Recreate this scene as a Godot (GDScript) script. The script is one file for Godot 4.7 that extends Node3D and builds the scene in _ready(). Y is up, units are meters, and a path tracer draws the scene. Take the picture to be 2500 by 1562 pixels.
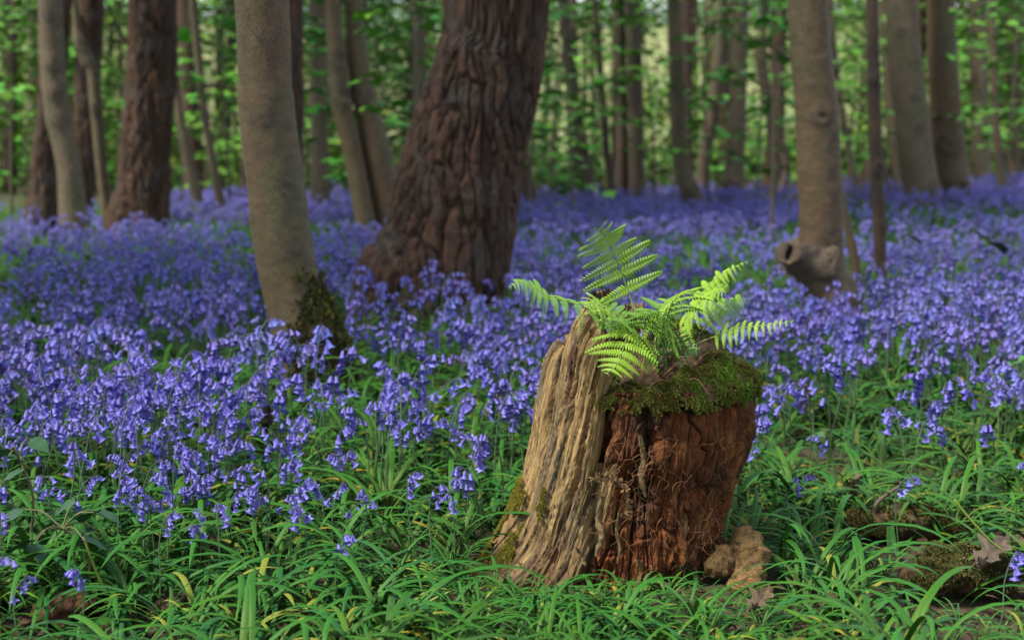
extends Node3D
# A bluebell wood in spring with a rotten, fern-topped stump.

const FPX := 3472.0            # focal length in photograph pixels
const PITCH := 0.11781         # camera looks down 6.75 degrees
const EYE := Vector3(0, 0.74, 0)
const TAU_ := 6.28318530718

var rng := RandomNumberGenerator.new()
var noises := {}
var taken := {}
var M := {}
var logs_at := []              # [x, z, half width, half depth] of logs in the grass
var trunks_at := []            # [x, z, radius] that plants keep clear of

class MB:
	var v := PackedVector3Array()
	var c := PackedColorArray()
	var t := PackedVector2Array()
	var ix := PackedInt32Array()
	func add(p: Vector3, col: Color, uv := Vector2.ZERO) -> int:
		v.append(p); c.append(col); t.append(uv)
		return v.size() - 1
	func tri(a: int, b: int, d: int) -> void:
		ix.append(a); ix.append(b); ix.append(d)
	func quad(a: int, b: int, d: int, e: int) -> void:
		tri(a, b, d); tri(a, d, e)
	func grid(start: int, nu: int, nv: int, closed: bool) -> void:   # nv rows of nu vertices
		for j in nv - 1:
			for i in (nu if closed else nu - 1):
				var i2 := (i + 1) % nu
				quad(start + j * nu + i, start + (j + 1) * nu + i, start + (j + 1) * nu + i2, start + j * nu + i2)
	func normals() -> PackedVector3Array:
		var n := PackedVector3Array()
		n.resize(v.size())
		var k := 0
		while k < ix.size():
			var a := ix[k]; var b := ix[k + 1]; var d := ix[k + 2]
			var f := (v[d] - v[a]).cross(v[b] - v[a])
			n[a] += f; n[b] += f; n[d] += f
			k += 3
		for i in n.size():
			n[i] = n[i].normalized() if n[i].length_squared() > 1e-24 else Vector3.UP
		return n
	func mesh(m: Material = null) -> ArrayMesh:
		var a := []
		a.resize(Mesh.ARRAY_MAX)
		a[Mesh.ARRAY_VERTEX] = v
		a[Mesh.ARRAY_NORMAL] = normals()
		a[Mesh.ARRAY_COLOR] = c
		a[Mesh.ARRAY_TEX_UV] = t
		a[Mesh.ARRAY_INDEX] = ix
		var am := ArrayMesh.new()
		am.add_surface_from_arrays(Mesh.PRIMITIVE_TRIANGLES, a)
		if m:
			am.surface_set_material(0, m)
		return am

# ---------------------------------------------------------------- helpers
func lin(r: float, g: float, b: float) -> Color:
	return Color(r, g, b)

func nz(seed_: int, freq: float, octaves := 3) -> FastNoiseLite:
	var key := "%d/%f/%d" % [seed_, freq, octaves]
	if not noises.has(key):
		var n := FastNoiseLite.new()
		n.seed = seed_
		n.noise_type = FastNoiseLite.TYPE_SIMPLEX_SMOOTH
		n.frequency = freq
		n.fractal_type = FastNoiseLite.FRACTAL_FBM if octaves > 1 else FastNoiseLite.FRACTAL_NONE
		n.fractal_octaves = octaves
		noises[key] = n
	return noises[key]

func cells(seed_: int, freq: float, what: int) -> FastNoiseLite:
	var key := "c%d/%f/%d" % [seed_, freq, what]
	if not noises.has(key):
		var n := FastNoiseLite.new()
		n.seed = seed_
		n.noise_type = FastNoiseLite.TYPE_CELLULAR
		n.frequency = freq
		n.fractal_type = FastNoiseLite.FRACTAL_NONE
		n.cellular_distance_function = FastNoiseLite.DISTANCE_EUCLIDEAN
		n.cellular_return_type = what
		n.cellular_jitter = 0.95
		noises[key] = n
	return noises[key]

func sstep(a: float, b: float, x: float) -> float:
	return smoothstep(a, b, x)

func at(px: float, py: float, d: float) -> Vector3:      # where a pixel's ray reaches z = -d
	var f := Vector3(0, -sin(PITCH), -cos(PITCH))
	var u := Vector3(0, cos(PITCH), -sin(PITCH))
	var r := f * FPX + Vector3(px - 1250.0, 0, 0) + u * (781.0 - py)
	return EYE + r * (d / -r.z)

func on_ground(px: float, py: float) -> Vector3:
	var f := Vector3(0, -sin(PITCH), -cos(PITCH))
	var u := Vector3(0, cos(PITCH), -sin(PITCH))
	var r := f * FPX + Vector3(px - 1250.0, 0, 0) + u * (781.0 - py)
	var p := EYE + r * (EYE.y / -r.y)
	p.y = gh(p.x, p.z)
	return p

func span(px: float, p: Vector3) -> float:                # a length in photograph pixels, in metres at p
	return px / FPX * (p - EYE).dot(Vector3(0, -sin(PITCH), -cos(PITCH)))

func gh(x: float, z: float) -> float:                     # height of the ground
	var h := nz(5, 0.35, 2).get_noise_2d(x, z) * 0.05 + nz(6, 2.2, 2).get_noise_2d(x, z) * 0.018
	h += 0.045 * maxf(0.0, x - 2.0) * sstep(5.0, 14.0, -z)
	return h * sstep(1.0, 3.5, -z + 0.6)

func numbered(called: String) -> String:
	taken[called] = taken.get(called, -1) + 1
	return called if taken[called] == 0 else "%s_%03d" % [called, taken[called]]

func tag(o: Node, label: String, category: String, group := "", kind := "") -> void:
	if label: o.set_meta("label", label)
	if category: o.set_meta("category", category)
	if group: o.set_meta("group", group)
	if kind: o.set_meta("kind", kind)

func thing(called: String, where: Vector3, label: String, category: String, group := "") -> Node3D:
	var o := Node3D.new()
	o.name = numbered(called)
	add_child(o)
	o.position = where
	tag(o, label, category, group)
	return o

func part(called: String, mesh: Mesh, m: Material, parent: Node) -> MeshInstance3D:
	var o := MeshInstance3D.new()
	o.name = called
	o.mesh = mesh
	if m: o.material_override = m
	parent.add_child(o, true)
	return o

func top(called: String, mesh: Mesh, m: Material) -> MeshInstance3D:
	var o := MeshInstance3D.new()
	o.name = numbered(called)
	o.mesh = mesh
	if m: o.material_override = m
	add_child(o)
	return o

func many(called: String, mesh: Mesh, m: Material, where: Array, tints: Array, parent: Node) -> MultiMeshInstance3D:
	var mm := MultiMesh.new()
	mm.transform_format = MultiMesh.TRANSFORM_3D
	mm.use_colors = tints.size() > 0
	mm.mesh = mesh
	mm.instance_count = where.size()
	for i in where.size():
		mm.set_instance_transform(i, where[i])
		if tints.size() > 0:
			mm.set_instance_color(i, tints[i])
	var o := MultiMeshInstance3D.new()
	o.name = numbered(called) if parent == self else called
	o.multimesh = mm
	if m: o.material_override = m
	parent.add_child(o, true)
	return o

func joined(bits: Array, m: Material) -> ArrayMesh:                    # [[mesh, transform], ...] as one mesh
	var st := SurfaceTool.new()
	st.begin(Mesh.PRIMITIVE_TRIANGLES)
	for b in bits:
		st.append_from(b[0], 0, b[1])
	var am := st.commit()
	am.surface_set_material(0, m)
	return am

func spline(p: Array, s: float) -> Vector3:               # Catmull-Rom, s in 0..1 over all points
	var n := p.size() - 1
	var x := clampf(s, 0.0, 1.0) * n
	var i := mini(int(x), n - 1)
	var f := x - i
	var a: Vector3 = p[maxi(i - 1, 0)]
	var b: Vector3 = p[i]
	var c: Vector3 = p[i + 1]
	var d: Vector3 = p[mini(i + 2, n)]
	if i == 0: a = b * 2.0 - c
	if i + 2 > n: d = c * 2.0 - b
	return b.cubic_interpolate(c, a, d, f)

func tube(mb: MB, p: Array, r0: float, r1: float, col: Color, sides := 5, steps := 8, rough := 0.0, col2 = null) -> void:
	var start := mb.v.size()
	var prev := Vector3.ZERO
	for j in steps + 1:
		var s := float(j) / steps
		var c := spline(p, s)
		var t := (spline(p, minf(1.0, s + 0.02)) - spline(p, maxf(0.0, s - 0.02))).normalized()
		var a := t.cross(Vector3(0.31, 0.2, 0.93)) if prev == Vector3.ZERO else prev - t * prev.dot(t)
		a = a.normalized(); prev = a
		var b := a.cross(t)
		var r := lerpf(r0, r1, s)
		for i in sides:
			var w := TAU_ * i / sides
			var rr := r * (1.0 + (rng.randf_range(-rough, rough) if rough > 0.0 else 0.0))
			var cc := col if col2 == null else col.lerp(col2, s)
			mb.add(c + (a * cos(w) + b * sin(w)) * rr, cc, Vector2(float(i) / sides, s))
	mb.grid(start, sides, steps + 1, true)
	var e0 := mb.add(spline(p, 0.0), col)
	var e1 := mb.add(spline(p, 1.0), col if col2 == null else col2)
	for i in sides:
		mb.tri(start + i, start + (i + 1) % sides, e0)
		mb.tri(start + steps * sides + (i + 1) % sides, start + steps * sides + i, e1)

func noise_tex(seed_: int, freq: float, octaves: int, ramp: Array, size := 512, type := FastNoiseLite.TYPE_SIMPLEX_SMOOTH) -> NoiseTexture2D:
	var n := FastNoiseLite.new()
	n.seed = seed_
	n.noise_type = type
	n.frequency = freq
	n.fractal_octaves = octaves
	var t := NoiseTexture2D.new()
	t.width = size
	t.height = size
	t.seamless = true
	t.noise = n
	if ramp.size() > 0:
		var g := Gradient.new()
		var off := PackedFloat32Array()
		var col := PackedColorArray()
		for r in ramp:
			off.append(r[0]); col.append(r[1])
		g.offsets = off
		g.colors = col
		t.color_ramp = g
	return t

func mat(rough: float, tex: Texture2D = null, uvs := Vector3.ONE, bump: Texture2D = null, bump_cm := 0.0, tri := false) -> StandardMaterial3D:
	var m := StandardMaterial3D.new()
	m.vertex_color_use_as_albedo = true
	m.roughness = rough
	m.uv1_scale = uvs
	m.uv1_triplanar = tri
	if tex: m.albedo_texture = tex
	if bump:
		m.heightmap_enabled = true
		m.heightmap_texture = bump
		m.heightmap_scale = bump_cm
	return m

func grey(a: float) -> Color:
	return Color(a, a, a)

func materials() -> void:
	var mottle := noise_tex(11, 0.012, 5, [[0.0, grey(0.80)], [0.5, grey(0.92)], [1.0, grey(1.0)]])
	var fine := noise_tex(12, 0.06, 4, [])
	var grain := noise_tex(13, 0.02, 5, [[0.0, grey(0.55)], [0.45, grey(0.85)], [1.0, grey(1.0)]])
	var rough_grain := noise_tex(14, 0.03, 5, [])
	M.beech = mat(0.75, mottle, Vector3(1.2, 5.0, 1), fine, 0.05)
	M.beech.detail_enabled = true
	M.beech.detail_blend_mode = BaseMaterial3D.BLEND_MODE_MUL
	M.beech.detail_albedo = noise_tex(15, 0.09, 4, [[0.0, grey(0.35)], [0.36, grey(0.8)], [0.5, grey(1.0)], [1.0, grey(1.0)]])
	M.beech.detail_uv_layer = BaseMaterial3D.DETAIL_UV_1
	M.pine = mat(0.92, grain, Vector3(4, 1.5, 1), rough_grain, 0.3)
	M.sapwood = mat(0.85, grain, Vector3(9, 1.6, 1), rough_grain, 0.35)
	M.rot = mat(0.95, mottle, Vector3(8, 4, 1), rough_grain, 0.4)
	M.soil = mat(1.0, grain, Vector3(1.4, 1.4, 1.4), rough_grain, 1.2, true)
	M.meadow = mat(1.0, grain, Vector3(0.2, 0.2, 0.2), null, 0.0, true)
	M.leaf = mat(0.5)
	M.leaf.metallic_specular = 0.3
	M.leaf.backlight = Color(0.55, 0.75, 0.3)
	M.strap = mat(0.5)
	M.strap.metallic_specular = 0.28
	M.strap.backlight = Color(0.14, 0.22, 0.08)
	M.fern = mat(0.5)
	M.fern.backlight = Color(0.45, 0.6, 0.2)
	M.bell = mat(0.55)
	M.bell.backlight = Color(0.42, 0.4, 0.62)
	M.stem = mat(0.5)
	M.moss = mat(0.95)
	M.moss.backlight = Color(0.2, 0.25, 0.08)
	M.twig = mat(0.9)
	M.dead = mat(0.8, grain, Vector3(3, 3, 3))
	M.dead.backlight = Color(0.25, 0.2, 0.12)

# ---------------------------------------------------------------- trees
func bark(kind: String, q: Vector3, h: float, th: float, seed_: int) -> Array:    # [relief in metres, colour]
	if kind == "pine":
		var w := nz(seed_ + 1, 3.0, 2)
		var p := Vector3(q.x, q.y * 0.11, q.z) + Vector3(w.get_noise_3dv(q), 0.0, w.get_noise_3dv(q + Vector3(7, 3, 1))) * 0.035
		var e := cells(seed_, 25.0, FastNoiseLite.RETURN_DISTANCE2_SUB).get_noise_3dv(p) + 1.0
		var e2 := cells(seed_ + 5, 40.0, FastNoiseLite.RETURN_DISTANCE2_SUB).get_noise_3d(p.x, p.y * 2.2, p.z) + 1.0
		var k := cells(seed_, 25.0, FastNoiseLite.RETURN_CELL_VALUE).get_noise_3dv(p)
		var n := nz(seed_ + 2, 30.0, 3).get_noise_3dv(q)
		var d := sstep(0.02, 0.15, e) * 0.017 + sstep(0.0, 0.16, e2) * 0.004 + n * 0.004 + k * 0.006
		var c := lin(0.055, 0.032, 0.022).lerp(lin(0.13, 0.068, 0.042), clampf(0.5 + k * 0.6 + n * 0.5, 0, 1))
		c = c.lerp(lin(0.10, 0.085, 0.07), clampf(nz(seed_ + 3, 5.0, 3).get_noise_3dv(q) * 1.6, 0, 0.7))
		return [d, c]
	var low := nz(seed_, 3.5, 3).get_noise_3dv(q)
	var band := nz(seed_ + 1, 1.0, 2).get_noise_3d(q.x * 5.0, q.y * 55.0, q.z * 5.0)
	var alg := nz(seed_ + 2, 2.2, 4).get_noise_3d(q.x * 1.4, q.y * 0.6, q.z * 1.4)
	var spot := nz(seed_ + 3, 22.0, 3).get_noise_3d(q.x, q.y * 1.6, q.z)
	var dd := low * 0.005 + band * 0.0004 + spot * 0.0005
	var cc := lin(0.158, 0.104, 0.055)
	if kind == "brown":
		cc = lin(0.085, 0.052, 0.034)
		dd += spot * 0.006
	elif kind == "grey":
		cc = lin(0.18, 0.145, 0.09)
	elif kind == "dim":
		cc = lin(0.095, 0.072, 0.05)
	cc = cc.lerp(lin(0.12, 0.112, 0.055) if kind != "brown" else lin(0.065, 0.05, 0.035), clampf(alg * 1.5 + 0.15, 0, 0.75))
	cc = cc.lerp(lin(0.17, 0.105, 0.065), clampf(-alg * 1.3, 0, 0.5))
	cc = cc * (1.0 + 0.26 * spot + 0.16 * band)
	cc.a = 1.0
	return [dd, cc]

# pts from the ground upwards: [pixel x, pixel y, half width in pixels]
func trunk_mesh(pts: Array, d: float, kind: String, seed_: int, nu: int, dv: float, height: float, flare: float, knots := [], foot := 0.0) -> Dictionary:
	var p := []
	var r := []
	for a in pts:
		if a is Vector4:
			p.append(Vector3(a.x, a.y, a.z)); r.append(a.w)
			continue
		var q := at(a[0], a[1], d)
		p.append(q); r.append(span(a[2], q))
	var down: Vector3 = (p[0] - p[1]).normalized()
	down = (down + Vector3(0, -0.6, 0)).normalized()
	var g0 := gh(p[0].x, p[0].z) - 0.08
	if p[0].y > g0:
		var b: Vector3 = p[0] + down * ((p[0].y - g0) / -down.y)
		p.push_front(b); r.push_front(r[0] * 1.06)
	var lens := [0.0]
	for i in range(1, p.size()):
		lens.append(lens[i - 1] + (p[i] - p[i - 1]).length())
	var inframe: float = lens[-1]
	var updir: Vector3 = (p[-1] - p[-2]).normalized()
	var rtop: float = r[-1]
	var last: Vector3 = p[-1]
	for k in 5:                                             # on above the frame, straightening a little
		updir = (updir + Vector3(0, 0.25, 0)).normalized()
		last = last + updir * ((height - inframe) / 5.0)
		p.append(last)
		r.append(rtop * lerpf(1.0, 0.32, (k + 1) / 5.0))
		lens.append(lens[-1] + (height - inframe) / 5.0)
	var rows := []
	var s := 0.0
	while s < lens[-1]:
		rows.append(s)
		s += dv if s < inframe + 0.1 else 0.3
	rows.append(lens[-1])
	var mb := MB.new()
	var cen := []
	var rad := []
	for row in rows:
		var i := 0
		while i < lens.size() - 2 and lens[i + 1] < row: i += 1
		var f: float = (row - lens[i]) / maxf(1e-6, lens[i + 1] - lens[i])
		var x: float = (i + f) / (p.size() - 1)
		var c := spline(p, x)
		var t := (spline(p, minf(1.0, x + 0.01)) - spline(p, maxf(0.0, x - 0.01))).normalized()
		var rt := t.cross(Vector3(0, 0, 1)).normalized()
		var fw := rt.cross(t)
		var rr := lerpf(r[i], r[i + 1], smoothstep(0.0, 1.0, f))
		var h: float = c.y - gh(c.x, c.z)
		cen.append(c); rad.append(rr)
		for k in nu:
			var th := TAU_ * k / nu
			var dir := rt * cos(th) + fw * sin(th)
			var q := c + dir * rr
			var bk := bark(kind, q * (1.0 if rr > 0.06 else 1.5), h, th, seed_)
			var o: float = bk[0]
			var col: Color = bk[1]
			o *= clampf(rr / 0.1, 0.25, 1.3)
			if flare > 0.0:
				o += rr * flare * exp(-maxf(h, 0.0) / (foot if foot > 0.0 else rr * 1.1)) * (0.55 + 0.45 * sin(th * 4.0 + seed_) + 0.3 * sin(th * 7.0 + seed_ * 2.0))
			for kn in knots:                               # [angle, height, size, push, ring]
				var da := wrapf(th - kn[0], -PI, PI) * rr
				var dh: float = h - kn[1]
				var e: float = sqrt(da * da + dh * dh * 1.7) / kn[2]
				if e < 3.0:
					o += kn[3] * (exp(-e * e) - kn[4] * exp(-e * e * 6.0))
					var ring := exp(-pow((e - 1.0) * 3.5, 2.0)) * (0.5 + 0.5 * nz(91, 40.0, 2).get_noise_3dv(q))
					col = col.lerp(lin(0.075, 0.06, 0.042), clampf(ring * 1.3 + 0.9 * exp(-e * e * 7.0), 0, 0.9))
			mb.add(c + dir * (rr + o), col, Vector2(th / TAU_ * maxf(1.0, round(rr * 8.0)), row))
	mb.grid(0, nu, rows.size(), true)
	return {"mb": mb, "cen": cen, "rad": rad, "rows": rows, "nu": nu, "frame_top": inframe}

var clump: ArrayMesh
var needle_clump: ArrayMesh

func leaf_clump(n: int, spread: float, size: float, seed_: int, c1: Color, c2: Color) -> ArrayMesh:
	var r := RandomNumberGenerator.new()
	r.seed = seed_
	var mb := MB.new()
	for k in n:
		var o := Vector3(r.randfn(), r.randfn() * 0.55, r.randfn()) * spread
		var b := Basis.from_euler(Vector3(r.randf_range(-0.7, 0.7), r.randf() * TAU_, r.randf_range(-0.7, 0.7)))
		var L := size * r.randf_range(0.7, 1.3)
		var c := c1.lerp(c2, r.randf())
		var a := mb.add(o, c)
		var e := mb.add(o + b * Vector3(L * 0.42, 0.08 * L, L * 0.5), c)
		var f := mb.add(o + b * Vector3(0, -0.08 * L, L), c)
		var g := mb.add(o + b * Vector3(-L * 0.42, 0.08 * L, L * 0.5), c)
		mb.tri(a, e, f); mb.tri(a, f, g)
	return mb.mesh(M.leaf)

func crown(parent: Node3D, origin: Vector3, cen: Array, rad: Array, leafy: float, conifer: bool, r: RandomNumberGenerator, spread := 2.2, low := 4.2) -> void:
	var tops: Vector3 = cen[-1]
	var where := []
	var tint := []
	var n_limbs := 7
	for k in n_limbs:
		var f := r.randf_range(0.5 if low > 4.0 else 0.2, 0.98)
		var i := int(f * (cen.size() - 1))
		var s: Vector3 = cen[i]
		if s.y < low - 0.6: continue
		var ang := r.randf() * TAU_
		var L := r.randf_range(0.6, 1.0) * spread * (1.3 - 0.5 * f)
		var dir := Vector3(cos(ang), r.randf_range(0.2, 0.9), sin(ang)).normalized()
		var m1 := s + dir * L * 0.5 + Vector3(0, r.randf_range(-0.1, 0.2), 0)
		var e := s + dir * L + Vector3(0, r.randf_range(0.0, 0.4), 0)
		var mbl := MB.new()
		tube(mbl, [s - origin, m1 - origin, e - origin], rad[i] * 0.4, 0.012, lin(0.13, 0.10, 0.075), 6, 5)
		part("limb", mbl.mesh(), M.twig, parent)
		for j in int(leafy * 0.11):
			var c := s.lerp(e, r.randf_range(0.35, 1.1)) + Vector3(r.randfn(), r.randfn() * 0.5, r.randfn()) * 0.55
			where.append(Transform3D(Basis.from_euler(Vector3(0, r.randf() * TAU_, 0)).scaled(Vector3.ONE * r.randf_range(0.8, 1.3)), c - origin))
	for j in int(leafy * 0.35):
		var c := tops + Vector3(r.randfn() * spread * 0.45, r.randf_range(-3.0 - (4.2 - low) * 2.0, 0.9), r.randfn() * spread * 0.45)
		if c.y < low: continue
		where.append(Transform3D(Basis.from_euler(Vector3(0, r.randf() * TAU_, 0)).scaled(Vector3.ONE * r.randf_range(0.8, 1.3)), c - origin))
	if where.size() > 0:
		for w in where:
			tint.append(Color.WHITE * r.randf_range(0.75, 1.2))
		var o := many("crown", needle_clump if conifer else clump, null, where, tint, parent)
		o.set_meta("kind", "stuff")

func local(mb: MB, o: Vector3) -> void:
	for i in mb.v.size():
		mb.v[i] -= o

func tree(called: String, label: String, kind: String, d: float, pts: Array, opt := {}) -> Dictionary:
	var r := RandomNumberGenerator.new()
	r.seed = hash(label)
	var seed_: int = opt.get("seed", int(hash(label) % 9000))
	var t := trunk_mesh(pts, d, kind, seed_, opt.get("nu", 26), opt.get("dv", 0.05), opt.get("height", 10.0), opt.get("flare", 0.35), opt.get("knots", []), opt.get("foot", 0.0))
	var base: Vector3 = t.cen[0]
	var o := thing(called, base, label, "tree", opt.get("group", ""))
	var mb: MB = t.mb
	local(mb, base)
	t.thing = o
	t.trunk = part("trunk", mb.mesh(), M.pine if kind == "pine" else M.beech, o)
	trunks_at.append([base.x, base.z, t.rad[0] * 1.25 + 0.02])
	var leafy: float = opt.get("leafy", 90.0) * (1.0 if d < 9.0 else (2.4 if pts[0][0] < 500.0 else 0.3))
	if leafy > 0.0:
		crown(o, base, t.cen, t.rad, leafy, kind == "pine", r, opt.get("spread", 2.2), opt.get("low", 4.2))
	t.base = base
	return t

# ---------------------------------------------------------------- ground plants
func blade(L: float, w: float, e0: float, e1: float, seg: int, c0: Color, c1: Color, sway := 0.0) -> ArrayMesh:
	var mb := MB.new()
	var p := Vector3.ZERO
	for j in seg + 1:
		var s := float(j) / seg
		var e := lerpf(e0, e1, pow(s, 1.25))
		var dir := Vector3(sin(sway * s), 0, cos(sway * s))
		var fw := dir * cos(e) + Vector3(0, sin(e), 0)
		var side := Vector3(dir.z, 0, -dir.x)
		var upn := fw.cross(side)
		var ww := w * (0.6 + 0.4 * sin(minf(1.0, s * 1.6) * PI * 0.5)) * pow(clampf((1.0 - s) * 3.2, 0.0, 1.0), 0.65) * 0.5
		var c := c0.lerp(c1, minf(1.0, s * 1.8))
		mb.add(p - side * ww, c)
		mb.add(p + upn * ww * 0.45, c * 0.93)
		mb.add(p + side * ww, c)
		p += fw * (L / seg)
	mb.grid(0, 3, seg + 1, false)
	return mb.mesh(M.strap)

func bell_mesh(sides: int, L: float, open: float, c0: Color, c1: Color) -> ArrayMesh:
	var mb := MB.new()
	var ys := [0.0, -0.10, -0.45, -0.78, -0.93]
	var rs := [0.05, 0.17, 0.20, 0.235, 0.24 + 0.14 * open]
	if sides < 6:
		ys = [0.0, -0.12, -0.8]; rs = [0.05, 0.18, 0.25 + 0.05 * open]
	for j in ys.size():
		for i in sides:
			var a := TAU_ * i / sides
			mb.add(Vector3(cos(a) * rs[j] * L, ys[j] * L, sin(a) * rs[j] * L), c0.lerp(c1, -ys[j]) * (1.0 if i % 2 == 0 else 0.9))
	mb.grid(0, sides, ys.size(), true)
	var b := (ys.size() - 1) * sides
	for i in sides:                                          # the curled tips
		var a := TAU_ * (i + 0.5) / sides
		var rr: float = rs[-1] * L
		var q1 := mb.add(Vector3(cos(a) * (rr + 0.17 * L * open), -L * 1.02, sin(a) * (rr + 0.17 * L * open)), c1 * 1.05)
		var q2 := mb.add(Vector3(cos(a) * (rr + 0.34 * L * open), -L * (1.02 - 0.14 * open), sin(a) * (rr + 0.34 * L * open)), c1 * 1.1)
		mb.tri(b + i, q1, b + (i + 1) % sides)
		mb.tri(b + i, q2, q1); mb.tri(q1, q2, b + (i + 1) % sides)
	return mb.mesh(M.bell)

func bluebell_plan(seed_: int) -> Dictionary:               # a stem that nods to +x, and where its bells hang
	var r := RandomNumberGenerator.new()
	r.seed = seed_
	var h := r.randf_range(0.19, 0.29)
	var nod := r.randf_range(0.02, 0.055)
	var p := [Vector3.ZERO, Vector3(r.randf_range(-0.01, 0.01), h * 0.4, r.randf_range(-0.01, 0.01)), Vector3(0.002, h * 0.66, 0), Vector3(nod * 0.3, h * 0.88, 0), Vector3(nod * 0.9, h, 0), Vector3(nod * 1.7, h * 0.955, 0)]
	var n := r.randi_range(5, 9)
	var bells := []
	for k in n:
		var f := float(k) / n
		var s := lerpf(0.56, 0.99, f)
		var c := spline(p, s)
		var a := r.randf_range(-1.35, 1.35)
		var out := Vector3(cos(a), 0, sin(a))
		var tilt := lerpf(0.8, 0.1, r.randf()) * (1.0 - 0.3 * f)
		var hang := (Vector3.DOWN * cos(tilt) + out * sin(tilt)).normalized()
		var y := -hang
		var x := y.cross(Vector3(0.3, 0.1, 0.9)).normalized()
		var st := c + out * lerpf(0.017, 0.006, f) + Vector3(0, 0.003, 0)
		bells.append([Transform3D(Basis(x, y, x.cross(y)).scaled(Vector3.ONE * (lerpf(1.1, 0.7, f) * r.randf_range(0.9, 1.1))), st), c, st, r.randi_range(0, 2), f])
	return {"p": p, "bells": bells}

func bluebell_stem(plan: Dictionary, sides: int) -> ArrayMesh:
	var mb := MB.new()
	tube(mb, plan.p, 0.0022, 0.0011, lin(0.10, 0.2, 0.055), sides, 9, 0.0, lin(0.075, 0.07, 0.14))
	for b in plan.bells:
		tube(mb, [b[1], (b[1] + b[2]) * 0.5 + Vector3(0, 0.003, 0), b[2]], 0.0008, 0.0008, lin(0.08, 0.075, 0.17), 3, 2)
	return mb.mesh(M.stem)

func flower_chance(x: float, d: float) -> float:
	var pn := nz(41, 0.42, 2).get_noise_2d(x, d * 0.8) + 0.55 * nz(42, 1.5, 2).get_noise_2d(x, d)
	var f := sstep(-0.34, 0.26, pn)
	f = maxf(f, 0.10)
	var px := x / d * FPX + 1250.0
	var start := 1.88 + 0.34 * sstep(1500.0, 2000.0, px) + 0.25 * nz(43, 1.2, 2).get_noise_2d(x, d)
	start += 0.35 * sstep(350.0, 0.0, px)
	var near := sstep(start - 0.15, start + 0.95, d)
	f *= maxf(near, 0.085)
	if d < 2.5 and px > 1150.0 and px < 1900.0: f *= 0.12
	if d > 3.1 and d < 4.0 and px > 670.0 and px < 880.0: f *= 0.35      # trodden before the beech and the pine
	if d > 4.8 and d < 6.0 and px > 880.0 and px < 1240.0: f *= 0.5
	if d > 11.0 and px < 420.0: f *= 1.0 - sstep(11.0, 13.0, d)
	return f

func keep_clear(x: float, z: float, extra: float) -> bool:
	for t in trunks_at:
		var dx: float = x - t[0]
		var dz: float = z - t[1]
		if dx * dx + dz * dz < (t[2] + extra) * (t[2] + extra): return true
	return false

# ---------------------------------------------------------------- the stump
var srow := []       # [world y, centre x, half width]
const SZ := -2.48

func stump_at(y: float) -> Vector2:     # centre x, half width
	if y <= srow[0][0]: return Vector2(srow[0][1], srow[0][2])
	for i in srow.size() - 1:
		if y <= srow[i + 1][0]:
			var f: float = (y - srow[i][0]) / (srow[i + 1][0] - srow[i][0])
			return Vector2(lerpf(srow[i][1], srow[i + 1][1], f), lerpf(srow[i][2], srow[i + 1][2], f))
	return Vector2(srow[-1][1], srow[-1][2])

func stump_point(th: float, y: float, k: float) -> Vector3:
	var s := stump_at(y)
	return Vector3(s.x + cos(th) * s.y * k, y, SZ + sin(th) * s.y * 0.86 * k + 0.0)

func slab_top(deg: float) -> float:     # the jagged upper edge of the pale wood, as a pixel row
	var e := [[106, 1480], [109, 1335], [118, 1177], [121, 985], [123, 815], [130, 806], [136, 800], [137, 786], [142, 783], [143, 746], [153, 741], [154, 795], [160, 812], [161, 838], [186, 830], [190, 905], [214, 900], [216, 712], [236, 704], [238, 880], [246, 870], [247, 745], [262, 738], [264, 905], [275, 930]]
	for i in e.size() - 1:
		if deg <= e[i + 1][0]:
			var f := clampf((deg - e[i][0]) / float(e[i + 1][0] - e[i][0]), 0, 1)
			return lerpf(e[i][1], e[i + 1][1], f)
	return 930.0

func mound_y(x: float, z: float) -> float:
	var ytop := at(1600, 978, 2.33).y
	var s := stump_at(ytop)
	var u := (x - s.x) / s.y
	var w := (z - SZ) / (s.y * 0.86)
	var h := 0.088 * exp(-(pow((u - 0.22) / 0.52, 2.0) + pow((w + 0.42) / 0.55, 2.0))) + 0.022 * exp(-(pow((u - 0.55) / 0.35, 2.0) + pow((w - 0.1) / 0.6, 2.0)))
	h += nz(61, 22.0, 3).get_noise_2d(x, z) * 0.014 + nz(62, 70.0, 2).get_noise_2d(x, z) * 0.006
	return ytop + 0.004 + h - 0.010 * sstep(0.85, 1.05, sqrt(u * u + w * w)) + 0.014 * u

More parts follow.
